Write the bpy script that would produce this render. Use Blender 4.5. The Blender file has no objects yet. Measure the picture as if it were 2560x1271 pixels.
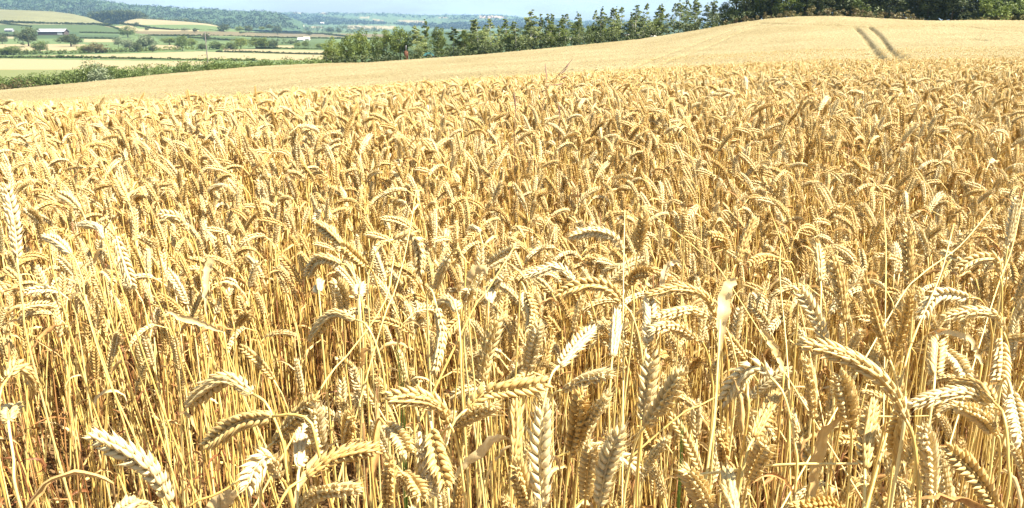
import bpy, math, random
import numpy as np
from mathutils import Vector, Matrix, Euler

R = math.radians
rng = np.random.default_rng(11)
random.seed(11)
scene = bpy.context.scene
COL = scene.collection

# ---------------------------------------------------------------- camera
F, PITCH, CZ = 2050.0, R(15.4), 1.20          # focal length in photograph pixels, pitch down, camera height
cam_d = bpy.data.cameras.new("camera")
cam_d.sensor_width = 36.0
cam_d.lens = F / 2560.0 * 36.0
cam_d.clip_start, cam_d.clip_end = 0.05, 30000.0
cam = bpy.data.objects.new("camera", cam_d)
cam.location = (0, 0, CZ)
cam.rotation_euler = (R(90) - PITCH, 0, 0)
COL.objects.link(cam)
scene.camera = cam

# ---------------------------------------------------------------- light
SUN_EL, SUN_AZ = R(55), R(110)                 # azimuth measured clockwise from the view direction (+Y)
scene.view_settings.view_transform = 'Standard'
scene.view_settings.look = 'None'
scene.view_settings.gamma = 1.0
scene.view_settings.exposure = 2.06
scene.view_settings.use_curve_mapping = False

world = bpy.data.worlds.new("World")
scene.world = world
world.use_nodes = True
nt = world.node_tree
nt.nodes.clear()
w_out = nt.nodes.new('ShaderNodeOutputWorld')
w_bg = nt.nodes.new('ShaderNodeBackground')
w_sky = nt.nodes.new('ShaderNodeTexSky')
w_sky.sky_type = 'NISHITA'
w_sky.sun_disc = False
w_sky.sun_elevation = SUN_EL
w_sky.sun_rotation = SUN_AZ
w_sky.air_density = 1.0
w_sky.dust_density = 1.2
w_sky.ozone_density = 1.5
w_tc = nt.nodes.new('ShaderNodeTexCoord')
w_map = nt.nodes.new('ShaderNodeMapping')
w_map.inputs['Scale'].default_value = (1.0, 1.0, 5.0)
w_noi = nt.nodes.new('ShaderNodeTexNoise')
w_noi.inputs['Scale'].default_value = 5.0
w_noi.inputs['Detail'].default_value = 8.0
w_noi.inputs['Roughness'].default_value = 0.6
w_rmp = nt.nodes.new('ShaderNodeValToRGB')
w_rmp.color_ramp.elements[0].position = 0.40
w_rmp.color_ramp.elements[1].position = 0.66
w_rmp.color_ramp.elements[1].color = (0.75, 0.75, 0.75, 1)
w_mix = nt.nodes.new('ShaderNodeMix')
w_mix.data_type = 'RGBA'
w_mix.inputs['B'].default_value = (5.0, 6.0, 7.0, 1)
L = nt.links.new
L(w_tc.outputs['Generated'], w_map.inputs['Vector'])
L(w_map.outputs['Vector'], w_noi.inputs['Vector'])
L(w_noi.outputs['Fac'], w_rmp.inputs['Fac'])
L(w_rmp.outputs['Color'], w_mix.inputs['Factor'])
L(w_sky.outputs['Color'], w_mix.inputs['A'])
L(w_mix.outputs['Result'], w_bg.inputs['Color'])
w_bg.inputs['Strength'].default_value = 0.050
L(w_bg.outputs['Background'], w_out.inputs['Surface'])

sun_d = bpy.data.lights.new("sun", 'SUN')
sun_d.energy = 4.9
sun_d.angle = R(0.53)
sun_d.color = (1.0, 0.94, 0.84)
sun = bpy.data.objects.new("sun", sun_d)
sv = Vector((math.sin(SUN_AZ) * math.cos(SUN_EL), math.cos(SUN_AZ) * math.cos(SUN_EL), math.sin(SUN_EL)))
sun.rotation_euler = (-sv).to_track_quat('-Z', 'Y').to_euler()
sun.location = (20, 5, 40)
COL.objects.link(sun)

# ---------------------------------------------------------------- small helpers
def P(px, py, Y):
    """world point seen at photograph pixel (px, py) at forward distance Y (arrays allowed)"""
    v = (635.5 - np.asarray(py, float)) / F
    Y = np.asarray(Y, float)
    z = Y * np.tan(np.arctan(v) - PITCH)
    d = Y * math.cos(PITCH) - z * math.sin(PITCH)
    x = (np.asarray(px, float) - 1280.0) / F * d
    return np.stack(np.broadcast_arrays(x, Y, z + CZ), -1)

def proj(p):
    x, y, z = p[0], p[1], p[2] - CZ
    d = y * math.cos(PITCH) - z * math.sin(PITCH)
    v = (y * math.sin(PITCH) + z * math.cos(PITCH)) / d
    return 1280 + F * x / d, 635.5 - F * v, d

def row_of(z, Y):                              # photograph row of height z (world) at distance Y
    return 635.5 - F * np.tan(np.arctan2(z - CZ, Y) + PITCH)

def put(o, **kw):
    for k, v in kw.items():
        if v is not None:
            o[k] = v
    return o

def link(o, parent=None):
    COL.objects.link(o)
    if parent is not None:
        o.parent = parent
    return o

def empty(name, loc, label, cat, group=None):
    o = bpy.data.objects.new(name, None)
    o.location = loc
    o.empty_display_size = 0.05
    COL.objects.link(o)
    return put(o, label=label, category=cat, group=group)

def raw_mesh(name, V, faces, mats, mi=None, smooth=True, attr=None):
    """V (n,3); faces = list of int arrays (m,k); mi = list of material index per face block"""
    me = bpy.data.meshes.new(name)
    V = np.asarray(V, np.float32)
    me.vertices.add(len(V))
    me.vertices.foreach_set('co', V.ravel())
    loops = np.concatenate([f.ravel() for f in faces]).astype(np.int32)
    counts = np.concatenate([np.full(len(f), f.shape[1], np.int32) for f in faces])
    starts = np.concatenate([[0], np.cumsum(counts)[:-1]]).astype(np.int32)
    me.loops.add(len(loops))
    me.loops.foreach_set('vertex_index', loops)
    me.polygons.add(len(counts))
    me.polygons.foreach_set('loop_start', starts)
    me.polygons.foreach_set('loop_total', counts)
    if mi is not None:
        me.polygons.foreach_set('material_index', np.concatenate([np.full(len(f), m, np.int32) for f, m in zip(faces, mi)]))
    me.polygons.foreach_set('use_smooth', np.full(len(counts), smooth))
    for m in mats:
        me.materials.append(m)
    if attr is not None:
        for an, (typ, dat) in attr.items():
            a = me.attributes.new(an, typ, 'POINT')
            a.data.foreach_set('color' if 'COLOR' in typ else 'value', np.asarray(dat, np.float32).ravel())
    me.update(calc_edges=True)
    return me

class Geo:
    """collects vertex blocks and faces"""
    def __init__(self):
        self.v, self.f, self.m, self.n = [], [], [], 0
    def add(self, V, faces, mi=0):
        for f in faces:
            self.f.append(np.asarray(f, np.int64) + self.n)
            self.m.append(mi)
        self.v.append(np.asarray(V, float))
        self.n += len(V)
        return self
    def mesh(self, name, mats, smooth=True, attr=None):
        return raw_mesh(name, np.concatenate(self.v), self.f, mats, self.m, smooth, attr)

def merged(geos):
    g = Geo()
    for k, q in enumerate(geos):
        off = g.n
        g.v += q.v
        g.f += [f + off for f in q.f]
        g.m += [k] * len(q.f)
        g.n += q.n
    return g

def catmull(pts, n):
    pts = np.asarray(pts, float)
    if len(pts) == 2:
        t = np.linspace(0, 1, n)[:, None]
        return pts[0] * (1 - t) + pts[1] * t
    p = np.vstack([2 * pts[0] - pts[1], pts, 2 * pts[-1] - pts[-2]])
    out = []
    for i in range(len(pts) - 1):
        t = np.linspace(0, 1, 12, endpoint=(i == len(pts) - 2))[:, None]
        a, b, c, d = p[i], p[i + 1], p[i + 2], p[i + 3]
        out.append(0.5 * (2 * b + (c - a) * t + (2 * a - 5 * b + 4 * c - d) * t ** 2 + (3 * b - a - 3 * c + d) * t ** 3))
    q = np.vstack(out)
    s = np.concatenate([[0], np.cumsum(np.linalg.norm(np.diff(q, axis=0), axis=1))])
    u = np.linspace(0, s[-1], n)
    return np.stack([np.interp(u, s, q[:, k]) for k in range(3)], -1)

def frames(C, roll=0.0):
    T = np.gradient(C, axis=0)
    T /= np.linalg.norm(T, axis=1)[:, None] + 1e-12
    a = np.array([0.0, 0, 1]) if abs(T[0][2]) < 0.9 else np.array([1.0, 0, 0])
    n = np.cross(T[0], a); n /= np.linalg.norm(n)
    N = [n]
    for i in range(1, len(C)):
        n = n - T[i] * np.dot(n, T[i])
        n /= np.linalg.norm(n) + 1e-12
        N.append(n)
    N = np.array(N)
    B = np.cross(T, N)
    c, s = math.cos(roll), math.sin(roll)
    return T, N * c + B * s, B * c - N * s

def tube(C, rad, k=6, roll=0.0, cap=True):
    C = np.asarray(C, float)
    n = len(C)
    rad = np.broadcast_to(np.asarray(rad, float), (n,))
    T, N, B = frames(C, roll)
    a = np.arange(k) * 2 * math.pi / k
    V = C[:, None] + rad[:, None, None] * (N[:, None] * np.cos(a)[None, :, None] + B[:, None] * np.sin(a)[None, :, None])
    i, j = np.meshgrid(np.arange(n - 1), np.arange(k), indexing='ij')
    j2 = (j + 1) % k
    Fq = np.stack([i * k + j, i * k + j2, (i + 1) * k + j2, (i + 1) * k + j], -1).reshape(-1, 4)
    return V.reshape(-1, 3), [Fq] + ([np.arange(k)[None, ::-1], (n - 1) * k + np.arange(k)[None]] if cap else [])

def ribbon(C, width, roll=0.0, twist=0.0, fold=0.25):
    """a leaf blade along C: three vertices across, slightly folded along its midrib"""
    C = np.asarray(C, float)
    n = len(C)
    T, N, B = frames(C, roll)
    tw = np.linspace(0, twist, n)[:, None]
    Wd = N * np.cos(tw) + B * np.sin(tw)
    Up = B * np.cos(tw) - N * np.sin(tw)
    w = np.broadcast_to(np.asarray(width, float), (n,))[:, None]
    V = np.stack([C - Wd * w * 0.5 + Up * w * fold, C - Wd * w * .22 + Up * w * fold * .2, C + Wd * w * .22 + Up * w * fold * .2, C + Wd * w * 0.5 + Up * w * fold], 1).reshape(-1, 3)
    i, j = np.meshgrid(np.arange(n - 1), np.arange(3), indexing='ij')
    Fq = np.stack([i * 4 + j, i * 4 + j + 1, (i + 1) * 4 + j + 1, (i + 1) * 4 + j], -1).reshape(-1, 4)
    return V, [Fq]

def box(cx, cy, cz, sx, sy, sz, rz=0.0):
    s = np.array([[x, y, z] for x in (-.5, .5) for y in (-.5, .5) for z in (-.5, .5)], float) * (sx, sy, sz)
    c, q = math.cos(rz), math.sin(rz)
    s = np.stack([s[:, 0] * c - s[:, 1] * q, s[:, 0] * q + s[:, 1] * c, s[:, 2]], -1) + (cx, cy, cz)
    return s, [np.array([[0, 1, 3, 2], [4, 6, 7, 5], [0, 4, 5, 1], [2, 3, 7, 6], [0, 2, 6, 4], [1, 5, 7, 3]])]

# ---------------------------------------------------------------- materials
def mat(name, rough=0.75, spec=0.3):
    m = bpy.data.materials.new(name)
    m.use_nodes = True
    n = m.node_tree
    b = n.nodes['Principled BSDF']
    b.inputs['Roughness'].default_value = rough
    b.inputs['Specular IOR Level'].default_value = spec
    return m, n, b

def ramp(n, cols, pos=None):
    r = n.nodes.new('ShaderNodeValToRGB')
    e = r.color_ramp.elements
    pos = pos or [i / (len(cols) - 1) for i in range(len(cols))]
    e[0].position, e[0].color = pos[0], (*cols[0], 1)
    e[1].position, e[1].color = pos[-1], (*cols[-1], 1)
    for p, c in zip(pos[1:-1], cols[1:-1]):
        q = e.new(p)
        q.color = (*c, 1)
    return r

def noise(n, scale, detail=4, rough=0.55, vec=None, coord='Object'):
    t = n.nodes.new('ShaderNodeTexNoise')
    t.inputs['Scale'].default_value = scale
    t.inputs['Detail'].default_value = detail
    t.inputs['Roughness'].default_value = rough
    if vec is None:
        tc = n.nodes.new('ShaderNodeTexCoord')
        vec = tc.outputs[coord]
    n.links.new(vec, t.inputs['Vector'])
    return t

def mixc(n, a, b, fac, mode='MIX'):
    m = n.nodes.new('ShaderNodeMix')
    m.data_type = 'RGBA'
    m.blend_type = mode
    for sock, val in ((m.inputs['A'], a), (m.inputs['B'], b), (m.inputs['Factor'], fac)):
        if hasattr(val, 'links'):
            n.links.new(val, sock)
        elif isinstance(val, tuple):
            sock.default_value = (*val, 1)
        else:
            sock.default_value = val
    return m.outputs['Result']

def translucent(m, n, b, col, amount):
    t = n.nodes.new('ShaderNodeBsdfTranslucent')
    if hasattr(col, 'links'):
        n.links.new(col, t.inputs['Color'])
    else:
        t.inputs['Color'].default_value = (*col, 1)
    x = n.nodes.new('ShaderNodeMixShader')
    x.inputs['Fac'].default_value = amount
    o = n.nodes['Material Output']
    n.links.new(b.outputs[0], x.inputs[1])
    n.links.new(t.outputs[0], x.inputs[2])
    n.links.new(x.outputs[0], o.inputs['Surface'])

def straw_mat(name, cols, nscale, stretch, tr, rough=0.6, spec=0.35, bump=0.3, wear=0.6, wearcol=(0.34, 0.20, 0.09)):
    """dry plant: colour varies from plant to plant (object random) and along its own surface"""
    m, n, b = mat(name, rough, spec)
    oi = n.nodes.new('ShaderNodeObjectInfo')
    r1 = ramp(n, cols)
    tc = n.nodes.new('ShaderNodeTexCoord')
    mp = n.nodes.new('ShaderNodeMapping')
    mp.inputs['Scale'].default_value = stretch
    n.links.new(tc.outputs['Object'], mp.inputs['Vector'])
    nz = noise(n, nscale, 4, 0.6, mp.outputs['Vector'])
    ad = n.nodes.new('ShaderNodeMath'); ad.operation = 'MULTIPLY_ADD'
    n.links.new(nz.outputs['Fac'], ad.inputs[0])
    ad.inputs[1].default_value = 0.9
    sb = n.nodes.new('ShaderNodeMath'); sb.operation = 'MULTIPLY_ADD'
    n.links.new(oi.outputs['Random'], sb.inputs[0])
    sb.inputs[1].default_value = 0.7
    sb.inputs[2].default_value = -0.3
    n.links.new(sb.outputs[0], ad.inputs[2])
    n.links.new(ad.outputs[0], r1.inputs['Fac'])
    wz = noise(n, 34, 5, 0.7)
    wr = n.nodes.new('ShaderNodeMapRange'); wr.inputs['From Min'].default_value = 0.56; wr.inputs['From Max'].default_value = 0.74; wr.inputs['To Max'].default_value = wear
    n.links.new(wz.outputs['Fac'], wr.inputs['Value'])
    colr = mixc(n, r1.outputs['Color'], wearcol, wr.outputs['Result'])
    n.links.new(colr, b.inputs['Base Color'])
    if bump:
        bp = n.nodes.new('ShaderNodeBump')
        bp.inputs['Strength'].default_value = bump
        bp.inputs['Distance'].default_value = 0.0006
        n.links.new(nz.outputs['Fac'], bp.inputs['Height'])
        n.links.new(bp.outputs['Normal'], b.inputs['Normal'])
    if tr:
        translucent(m, n, b, colr, tr)
    return m

M_EAR = straw_mat('ripe_husk', [(0.48, 0.29, 0.075), (0.66, 0.49, 0.19), (0.72, 0.58, 0.29), (0.77, 0.67, 0.41)], 180, (1, 1, 0.6), 0.34, 0.5, 0.4)
M_STEM = straw_mat('straw', [(0.36, 0.19, 0.045), (0.53, 0.36, 0.095), (0.63, 0.47, 0.155), (0.70, 0.57, 0.26)], 26, (6, 6, 0.4), 0.0, 0.42, 0.45, 0.2)
M_DEAD_SHADE = straw_mat('dead_straw_painted_shade', [(0.10, 0.035, 0.012), (0.18, 0.075, 0.022), (0.27, 0.14, 0.042), (0.44, 0.29, 0.105)], 26, (6, 6, 0.4), 0.0, 0.6, 0.3)  # brown dead straw, colour darkened further to deepen the shade between the stems
M_DLEAF_SHADE = straw_mat('dead_leaf_painted_shade', [(0.11, 0.038, 0.014), (0.20, 0.08, 0.025), (0.31, 0.16, 0.05), (0.44, 0.28, 0.11)], 60, (4, 4, 0.35), 0.2)  # brown dead leaves, with the same gap shade put into their colour
M_LEAF = straw_mat('dry_leaf', [(0.30, 0.14, 0.045), (0.47, 0.28, 0.095), (0.58, 0.41, 0.165), (0.68, 0.54, 0.29)], 60, (4, 4, 0.35), 0.25, 0.6, 0.3)
WH = [M_EAR, M_STEM, M_LEAF]

def soil_mat():
    m, n, b = mat('dry_soil', 0.95, 0.1)
    a = noise(n, 18, 8, 0.7)
    r = ramp(n, [(0.05, 0.03, 0.015), (0.12, 0.07, 0.03), (0.26, 0.16, 0.07)], [0.3, 0.5, 0.75])
    n.links.new(a.outputs['Fac'], r.inputs['Fac'])
    at = n.nodes.new('ShaderNodeAttribute'); at.attribute_name = 'field'
    n.links.new(mixc(n, r.outputs['Color'], at.outputs['Color'], at.outputs['Alpha']), b.inputs['Base Color'])
    bp = n.nodes.new('ShaderNodeBump'); bp.inputs['Strength'].default_value = 0.5; bp.inputs['Distance'].default_value = 0.02
    n.links.new(a.outputs['Fac'], bp.inputs['Height']); n.links.new(bp.outputs['Normal'], b.inputs['Normal'])
    return m

def land_mat():
    m, n, b = mat('farmland', 0.95, 0.1)
    at = n.nodes.new('ShaderNodeAttribute'); at.attribute_name = 'field'
    a = noise(n, 0.02, 6, 0.65)
    c = noise(n, 0.25, 5, 0.7)
    r = ramp(n, [(0.80, 0.80, 0.80), (1.15, 1.15, 1.15)], [0.3, 0.7])
    r2 = ramp(n, [(0.82, 0.82, 0.80), (1.12, 1.12, 1.14)], [0.3, 0.7])
    n.links.new(a.outputs['Fac'], r.inputs['Fac']); n.links.new(c.outputs['Fac'], r2.inputs['Fac'])
    x = mixc(n, at.outputs['Color'], r.outputs['Color'], 1.0, 'MULTIPLY')
    n.links.new(mixc(n, x, r2.outputs['Color'], 1.0, 'MULTIPLY'), b.inputs['Base Color'])
    return m

def canopy_mat():
    """far wheat seen as one surface of ears"""
    m, n, b = mat('wheat_canopy', 0.85, 0.15)
    at = n.nodes.new('ShaderNodeAttribute'); at.attribute_name = 'field'
    a = noise(n, 7.0, 5, 0.75)
    c = noise(n, 0.12, 4, 0.6)
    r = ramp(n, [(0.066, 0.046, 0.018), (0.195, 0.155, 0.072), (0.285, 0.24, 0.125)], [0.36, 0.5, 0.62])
    r2 = ramp(n, [(0.86, 0.84, 0.78), (1.06, 1.07, 1.1)], [0.35, 0.65])
    n.links.new(a.outputs['Fac'], r.inputs['Fac']); n.links.new(c.outputs['Fac'], r2.inputs['Fac'])
    x = mixc(n, r.outputs['Color'], r2.outputs['Color'], 1.0, 'MULTIPLY')
    n.links.new(mixc(n, x, at.outputs['Color'], at.outputs['Alpha']), b.inputs['Base Color'])
    bp = n.nodes.new('ShaderNodeBump'); bp.inputs['Strength'].default_value = 0.8; bp.inputs['Distance'].default_value = 0.06
    n.links.new(a.outputs['Fac'], bp.inputs['Height']); n.links.new(bp.outputs['Normal'], b.inputs['Normal'])
    return m

def leaf_mat(name, cols, tr=0.25):
    m, n, b = mat(name, 0.6, 0.25)
    at = n.nodes.new('ShaderNodeAttribute'); at.attribute_name = 'var'
    oi = n.nodes.new('ShaderNodeObjectInfo')
    ad = n.nodes.new('ShaderNodeMath'); ad.operation = 'MULTIPLY_ADD'
    n.links.new(oi.outputs['Random'], ad.inputs[0]); ad.inputs[1].default_value = 0.35
    n.links.new(at.outputs['Fac'], ad.inputs[2])
    r = ramp(n, cols)
    n.links.new(ad.outputs[0], r.inputs['Fac'])
    n.links.new(r.outputs['Color'], b.inputs['Base Color'])
    translucent(m, n, b, r.outputs['Color'], tr)
    return m

def plain(name, col, rough=0.8, spec=0.2, nscale=8.0, amp=0.25):
    m, n, b = mat(name, rough, spec)
    a = noise(n, nscale, 5, 0.6)
    r = ramp(n, [tuple(c * (1 - amp) for c in col), tuple(min(1, c * (1 + amp)) for c in col)], [0.3, 0.7])
    n.links.new(a.outputs['Fac'], r.inputs['Fac'])
    n.links.new(r.outputs['Color'], b.inputs['Base Color'])
    return m

M_SOIL, M_LAND, M_CANOPY = soil_mat(), land_mat(), canopy_mat()
M_BIRCH = leaf_mat('birch_leaves', [(0.055, 0.075, 0.022), (0.125, 0.16, 0.048), (0.215, 0.255, 0.085), (0.32, 0.35, 0.15)])
M_GREEN = leaf_mat('green_leaves', [(0.04, 0.058, 0.012), (0.085, 0.115, 0.022), (0.145, 0.185, 0.036), (0.22, 0.25, 0.06)])
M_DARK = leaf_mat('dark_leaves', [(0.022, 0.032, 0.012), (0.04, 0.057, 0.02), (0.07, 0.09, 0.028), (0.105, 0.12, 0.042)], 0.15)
M_WILLOW = leaf_mat('willow_leaves', [(0.06, 0.085, 0.04), (0.11, 0.14, 0.07), (0.17, 0.20, 0.11), (0.23, 0.25, 0.15)])
M_SCRUB = leaf_mat('scrub_leaves', [(0.05, 0.05, 0.018), (0.07, 0.10, 0.022), (0.11, 0.15, 0.034), (0.16, 0.185, 0.055)])
M_RUST = leaf_mat('rusty_undergrowth', [(0.055, 0.035, 0.018), (0.09, 0.065, 0.028), (0.13, 0.11, 0.042), (0.19, 0.16, 0.06)])
M_WOOD = leaf_mat('far_woodland', [(0.012, 0.020, 0.012), (0.016, 0.026, 0.014), (0.021, 0.033, 0.017), (0.027, 0.041, 0.02)], 0.0)
M_BARK = plain('pale_bark', (0.42, 0.40, 0.34), 0.9, 0.1, 4.0, 0.5)
M_BARKD = plain('dark_bark', (0.10, 0.075, 0.05), 0.9, 0.1, 4.0, 0.5)
M_POLE = plain('grey_timber', (0.11, 0.10, 0.09), 0.9, 0.1)
M_ROOF = plain('grey_sheet_roof', (0.24, 0.235, 0.25), 0.6, 0.3, 0.6, 0.2)
M_TIMB = plain('dark_timber', (0.08, 0.06, 0.05), 0.9, 0.1)
M_WHITE = plain('white_wall', (0.5, 0.49, 0.46), 0.8, 0.2, 0.5, 0.1)
M_CREAM = plain('tan_roof', (0.55, 0.45, 0.33), 0.8, 0.2, 0.5, 0.15)
M_TEAL = plain('teal_sheet', (0.02, 0.08, 0.075), 0.5, 0.4, 3.0, 0.3)
M_ORANGE = plain('rust_orange', (0.12, 0.05, 0.025), 0.7, 0.2, 5.0, 0.3)
M_VERGE = leaf_mat('verge_grass', [(0.10, 0.10, 0.03), (0.15, 0.145, 0.045), (0.20, 0.19, 0.06), (0.26, 0.235, 0.08)])
M_BLADE = straw_mat('bleached_blade', [(0.52, 0.36, 0.16), (0.62, 0.47, 0.22), (0.70, 0.56, 0.30)], 70, (5, 5, 0.4), 0.25, wear=0.35)
M_GRASS = straw_mat('fresh_grass', [(0.08, 0.13, 0.02), (0.14, 0.22, 0.035), (0.22, 0.30, 0.06)], 40, (1, 1, 1), 0.3)
M_SEED = straw_mat('purple_brown_seedhead', [(0.08, 0.035, 0.025), (0.15, 0.07, 0.045), (0.21, 0.11, 0.07)], 80, (1, 1, 1), 0.1)

# ---------------------------------------------------------------- the lie of the land
def smooth1(a, k):
    w = np.hanning(k + 2)[1:-1]; w /= w.sum()
    return np.convolve(np.pad(a, k // 2, mode='edge'), w, 'valid')[:len(a)]

CP = np.array([-900, 0, 400, 800, 1200, 1600, 2000, 2560, 3500], float)
CY = np.array([0.3, 3.2, 3.8, 5, 7, 12, 20, 35, 50, 70, 90, 100], float)      # last column is stretched to the edge
flat = [row_of(CZ - 0.33, 0.3), row_of(CZ - 0.33, 3.2)]
CR = np.array([
    flat + [266, 268, 272, 286, 292, 284, 270, 252, 234, 228],
    flat + [262, 266, 270, 284, 290, 282, 268, 250, 232, 225],
    flat + [256, 256, 259, 266, 270, 260, 245, 224, 199, 184],
    flat + [250, 236, 237, 242, 241, 229, 213, 194, 172, 158],
    flat + [246, 212, 209, 212, 211, 202, 189, 170, 149, 137],
    flat + [246, 205, 194, 189, 187, 179, 166, 144, 117, 97],
    flat + [246, 204, 181, 172, 166, 158, 146, 116, 70, 44],
    flat + [246, 204, 180, 168, 160, 150, 137, 108, 68, 50],
    flat + [246, 204, 180, 168, 160, 150, 137, 108, 68, 50]])
EDGE = np.interp(np.arange(-900, 3501, 4), CP, [92, 92, 102, 116, 126, 124, 112, 104, 104])
EDGE = smooth1(EDGE, 61)
PXS = np.arange(-900, 3501, 4).astype(float)
SKY_PX = [-900, 0, 250, 400, 640, 810, 920, 1200, 1400, 1600, 1740, 1840, 1920, 2000, 2100, 2200, 2330, 2460, 2560, 3500]
SKY_PY = [240, 225, 202, 186, 166, 158.5, 157, 137, 118, 98, 76, 58, 47, 41, 40, 46, 52, 50, 51, 51]
YS = np.exp(np.linspace(math.log(0.3), math.log(100), 420))
_cols = []
for k, px in enumerate(PXS):
    # rows of this column on the common distance axis 0.3..100 (100 = the field's far edge)
    r = np.array([np.interp(px, CP, CR[:, j]) for j in range(len(CY))])
    r[-1] = np.interp(px, SKY_PX, SKY_PY)
    q = np.interp(np.log(YS), np.log(CY), r)
    z = YS * np.tan(np.arctan((635.5 - q) / F) - PITCH)
    _cols.append(z)
CANZ = np.array(_cols)                          # relative canopy height, columns x rows (distance axis unstretched)
for i in range(CANZ.shape[0]):
    s = CANZ[i] / YS
    s = smooth1(s, 25)
    m = YS < 2.6
    s[m] = (CANZ[i] / YS)[m]
    CANZ[i] = s * YS
for j in range(CANZ.shape[1]):
    CANZ[:, j] = smooth1(CANZ[:, j], 41)

def stretch(px, Y):
    """distance on the common axis -> real distance (the far edge is not equally far everywhere)"""
    e = np.interp(px, PXS, EDGE)
    t = np.clip((Y - 35) / 65.0, 0, 1)
    return Y + (e - 100) * t

def canopy_z(x, y):
    """world height of the ears' top surface at (x, y), scalar, near and middle distance"""
    y = max(y, 0.31)
    d = y * math.cos(PITCH) + 0.33 * math.sin(PITCH)
    px = min(max(1280 + F * x / d, -899), 3499)
    i = (px + 900) / 4.0
    j = np.interp(math.log(y), np.log(YS), np.arange(len(YS)))
    i0, j0 = int(min(i, len(PXS) - 2)), int(min(j, len(YS) - 2))
    a, b = i - i0, j - j0
    z = (CANZ[i0, j0] * (1 - a) + CANZ[i0 + 1, j0] * a) * (1 - b) + (CANZ[i0, j0 + 1] * (1 - a) + CANZ[i0 + 1, j0 + 1] * a) * b
    return z + CZ

WH_H = 0.87                                     # height of the crop

# colours of the fields (base colours), polygons in photograph pixels as traced from the view
C_, O_, G_, B_, D_ = (0.205, 0.17, 0.09), (0.13, 0.127, 0.06), (0.052, 0.074, 0.026), (0.107, 0.088, 0.046), (0.04, 0.062, 0.024)
POLYS = [
    (G_, [(-900, 58), (0, 58), (290, 63), (300, 80), (0, 84), (-900, 84)]),
    (D_, [(-900, 84), (300, 80), (300, 97), (-900, 97)]),
    ((0.06, 0.085, 0.032), [(200, 83), (300, 84), (300, 89), (200, 88)]),
    (C_, [(210, 98), (290, 99), (288, 106), (212, 106)]),
    (C_, [(0, 90), (34, 90), (34, 97), (0, 97)]),
    (C_, [(-900, 111), (215, 111), (222, 127), (-900, 129)]),
    (C_, [(380, 113), (450, 113), (450, 123), (380, 123)]),
    (C_, [(262, 66), (300, 66), (325, 62), (345, 72), (400, 73), (500, 76), (500, 80), (330, 80), (300, 73)]),
    (B_, [(330, 79), (560, 79), (700, 82), (960, 86), (980, 94), (640, 92), (380, 87), (340, 84)]),
    (G_, [(380, 89), (600, 93), (600, 104), (400, 102)]),
    ((0.06, 0.085, 0.032), [(600, 95), (830, 99), (830, 106), (600, 105)]),
    (G_, [(640, 106), (830, 106), (830, 122), (640, 121)]),
    (C_, [(690, 114), (735, 114), (735, 120), (690, 120)]),
    (C_, [(560, 122), (820, 127), (824, 135), (560, 131)]),
    (C_, [(70, 140), (300, 135), (500, 129), (560, 132), (830, 138), (840, 152), (520, 149), (300, 148), (100, 144)]),
    (C_, [(-900, 147), (0, 147), (250, 151), (540, 154), (520, 162), (300, 175), (0, 180), (-900, 180)]),
    ((0.14, 0.10, 0.06), [(-900, 180), (0, 179), (90, 180), (70, 186), (-900, 187)]),
    (G_, [(640, 78), (900, 80), (900, 83), (640, 80)]),
    (C_, [(872, 66), (985, 66), (985, 74), (872, 73)]),
    (D_, [(980, 70), (1900, 70), (1900, 180), (840, 180), (980, 110)]),
    ((0.30, 0.24, 0.19), [(1340, 93), (1460, 94), (1460, 99), (1340, 98)]), ((0.30, 0.26, 0.2), [(1560, 86), (1660, 87), (1660, 92), (1560, 91)]), (G_, [(1200, 84), (1320, 86), (1320, 92), (1200, 90)]),
]
FARP = [
    (C_, [(735, 31), (758, 32), (757, 35), (735, 35)]), (C_, [(800, 31), (820, 33), (820, 37), (800, 36)]),
    (G_, [(785, 40), (860, 41), (860, 48), (800, 46)]), (C_, [(898, 43), (925, 42), (922, 47), (898, 46)]),
    (C_, [(930, 47), (958, 51), (958, 55), (934, 52)]), (C_, [(992, 51), (1030, 51), (1066, 54), (1062, 60), (1010, 57)]),
    (C_, [(1098, 43), (1120, 43), (1118, 47), (1098, 46)]), (G_, [(1108, 51), (1130, 47), (1165, 46), (1165, 52), (1130, 54)]),
    (G_, [(868, 54), (918, 55), (918, 60), (868, 58)]), ((0.30, 0.22, 0.14), [(1200, 40), (1255, 41), (1270, 46), (1200, 47)]),
    (C_, [(780, 66), (806, 66), (806, 71), (780, 71)]), (C_, [(870, 64), (990, 65), (988, 73), (868, 73)]),
    (C_, [(1140, 75), (1175, 76), (1170, 80), (1140, 79)]), (G_, [(1070, 62), (1160, 66), (1180, 74), (1080, 72)]),
    (G_, [(1300, 62), (1420, 64), (1420, 72), (1300, 70)]), (C_, [(1350, 86), (1450, 88), (1450, 93), (1350, 91)]),
    (G_, [(620, 68), (800, 72), (800, 79), (620, 78)]),
]

def inside(px, py, poly):
    res = np.zeros(px.shape, bool)
    n = len(poly)
    for i in range(n):
        x1, y1 = poly[i]; x2, y2 = poly[(i + 1) % n]
        c = ((y1 > py) != (y2 > py))
        with np.errstate(divide='ignore', invalid='ignore'):
            xi = (x2 - x1) * (py - y1) / (y2 - y1 + 1e-12) + x1
        res ^= c & (px < xi)
    return res

def paint(px, py, polys, base):
    col = np.empty(px.shape + (4,)); col[..., :3] = base; col[..., 3] = 1
    for c, poly in polys:
        col[inside(px, py, poly), :3] = c
    return col

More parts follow.
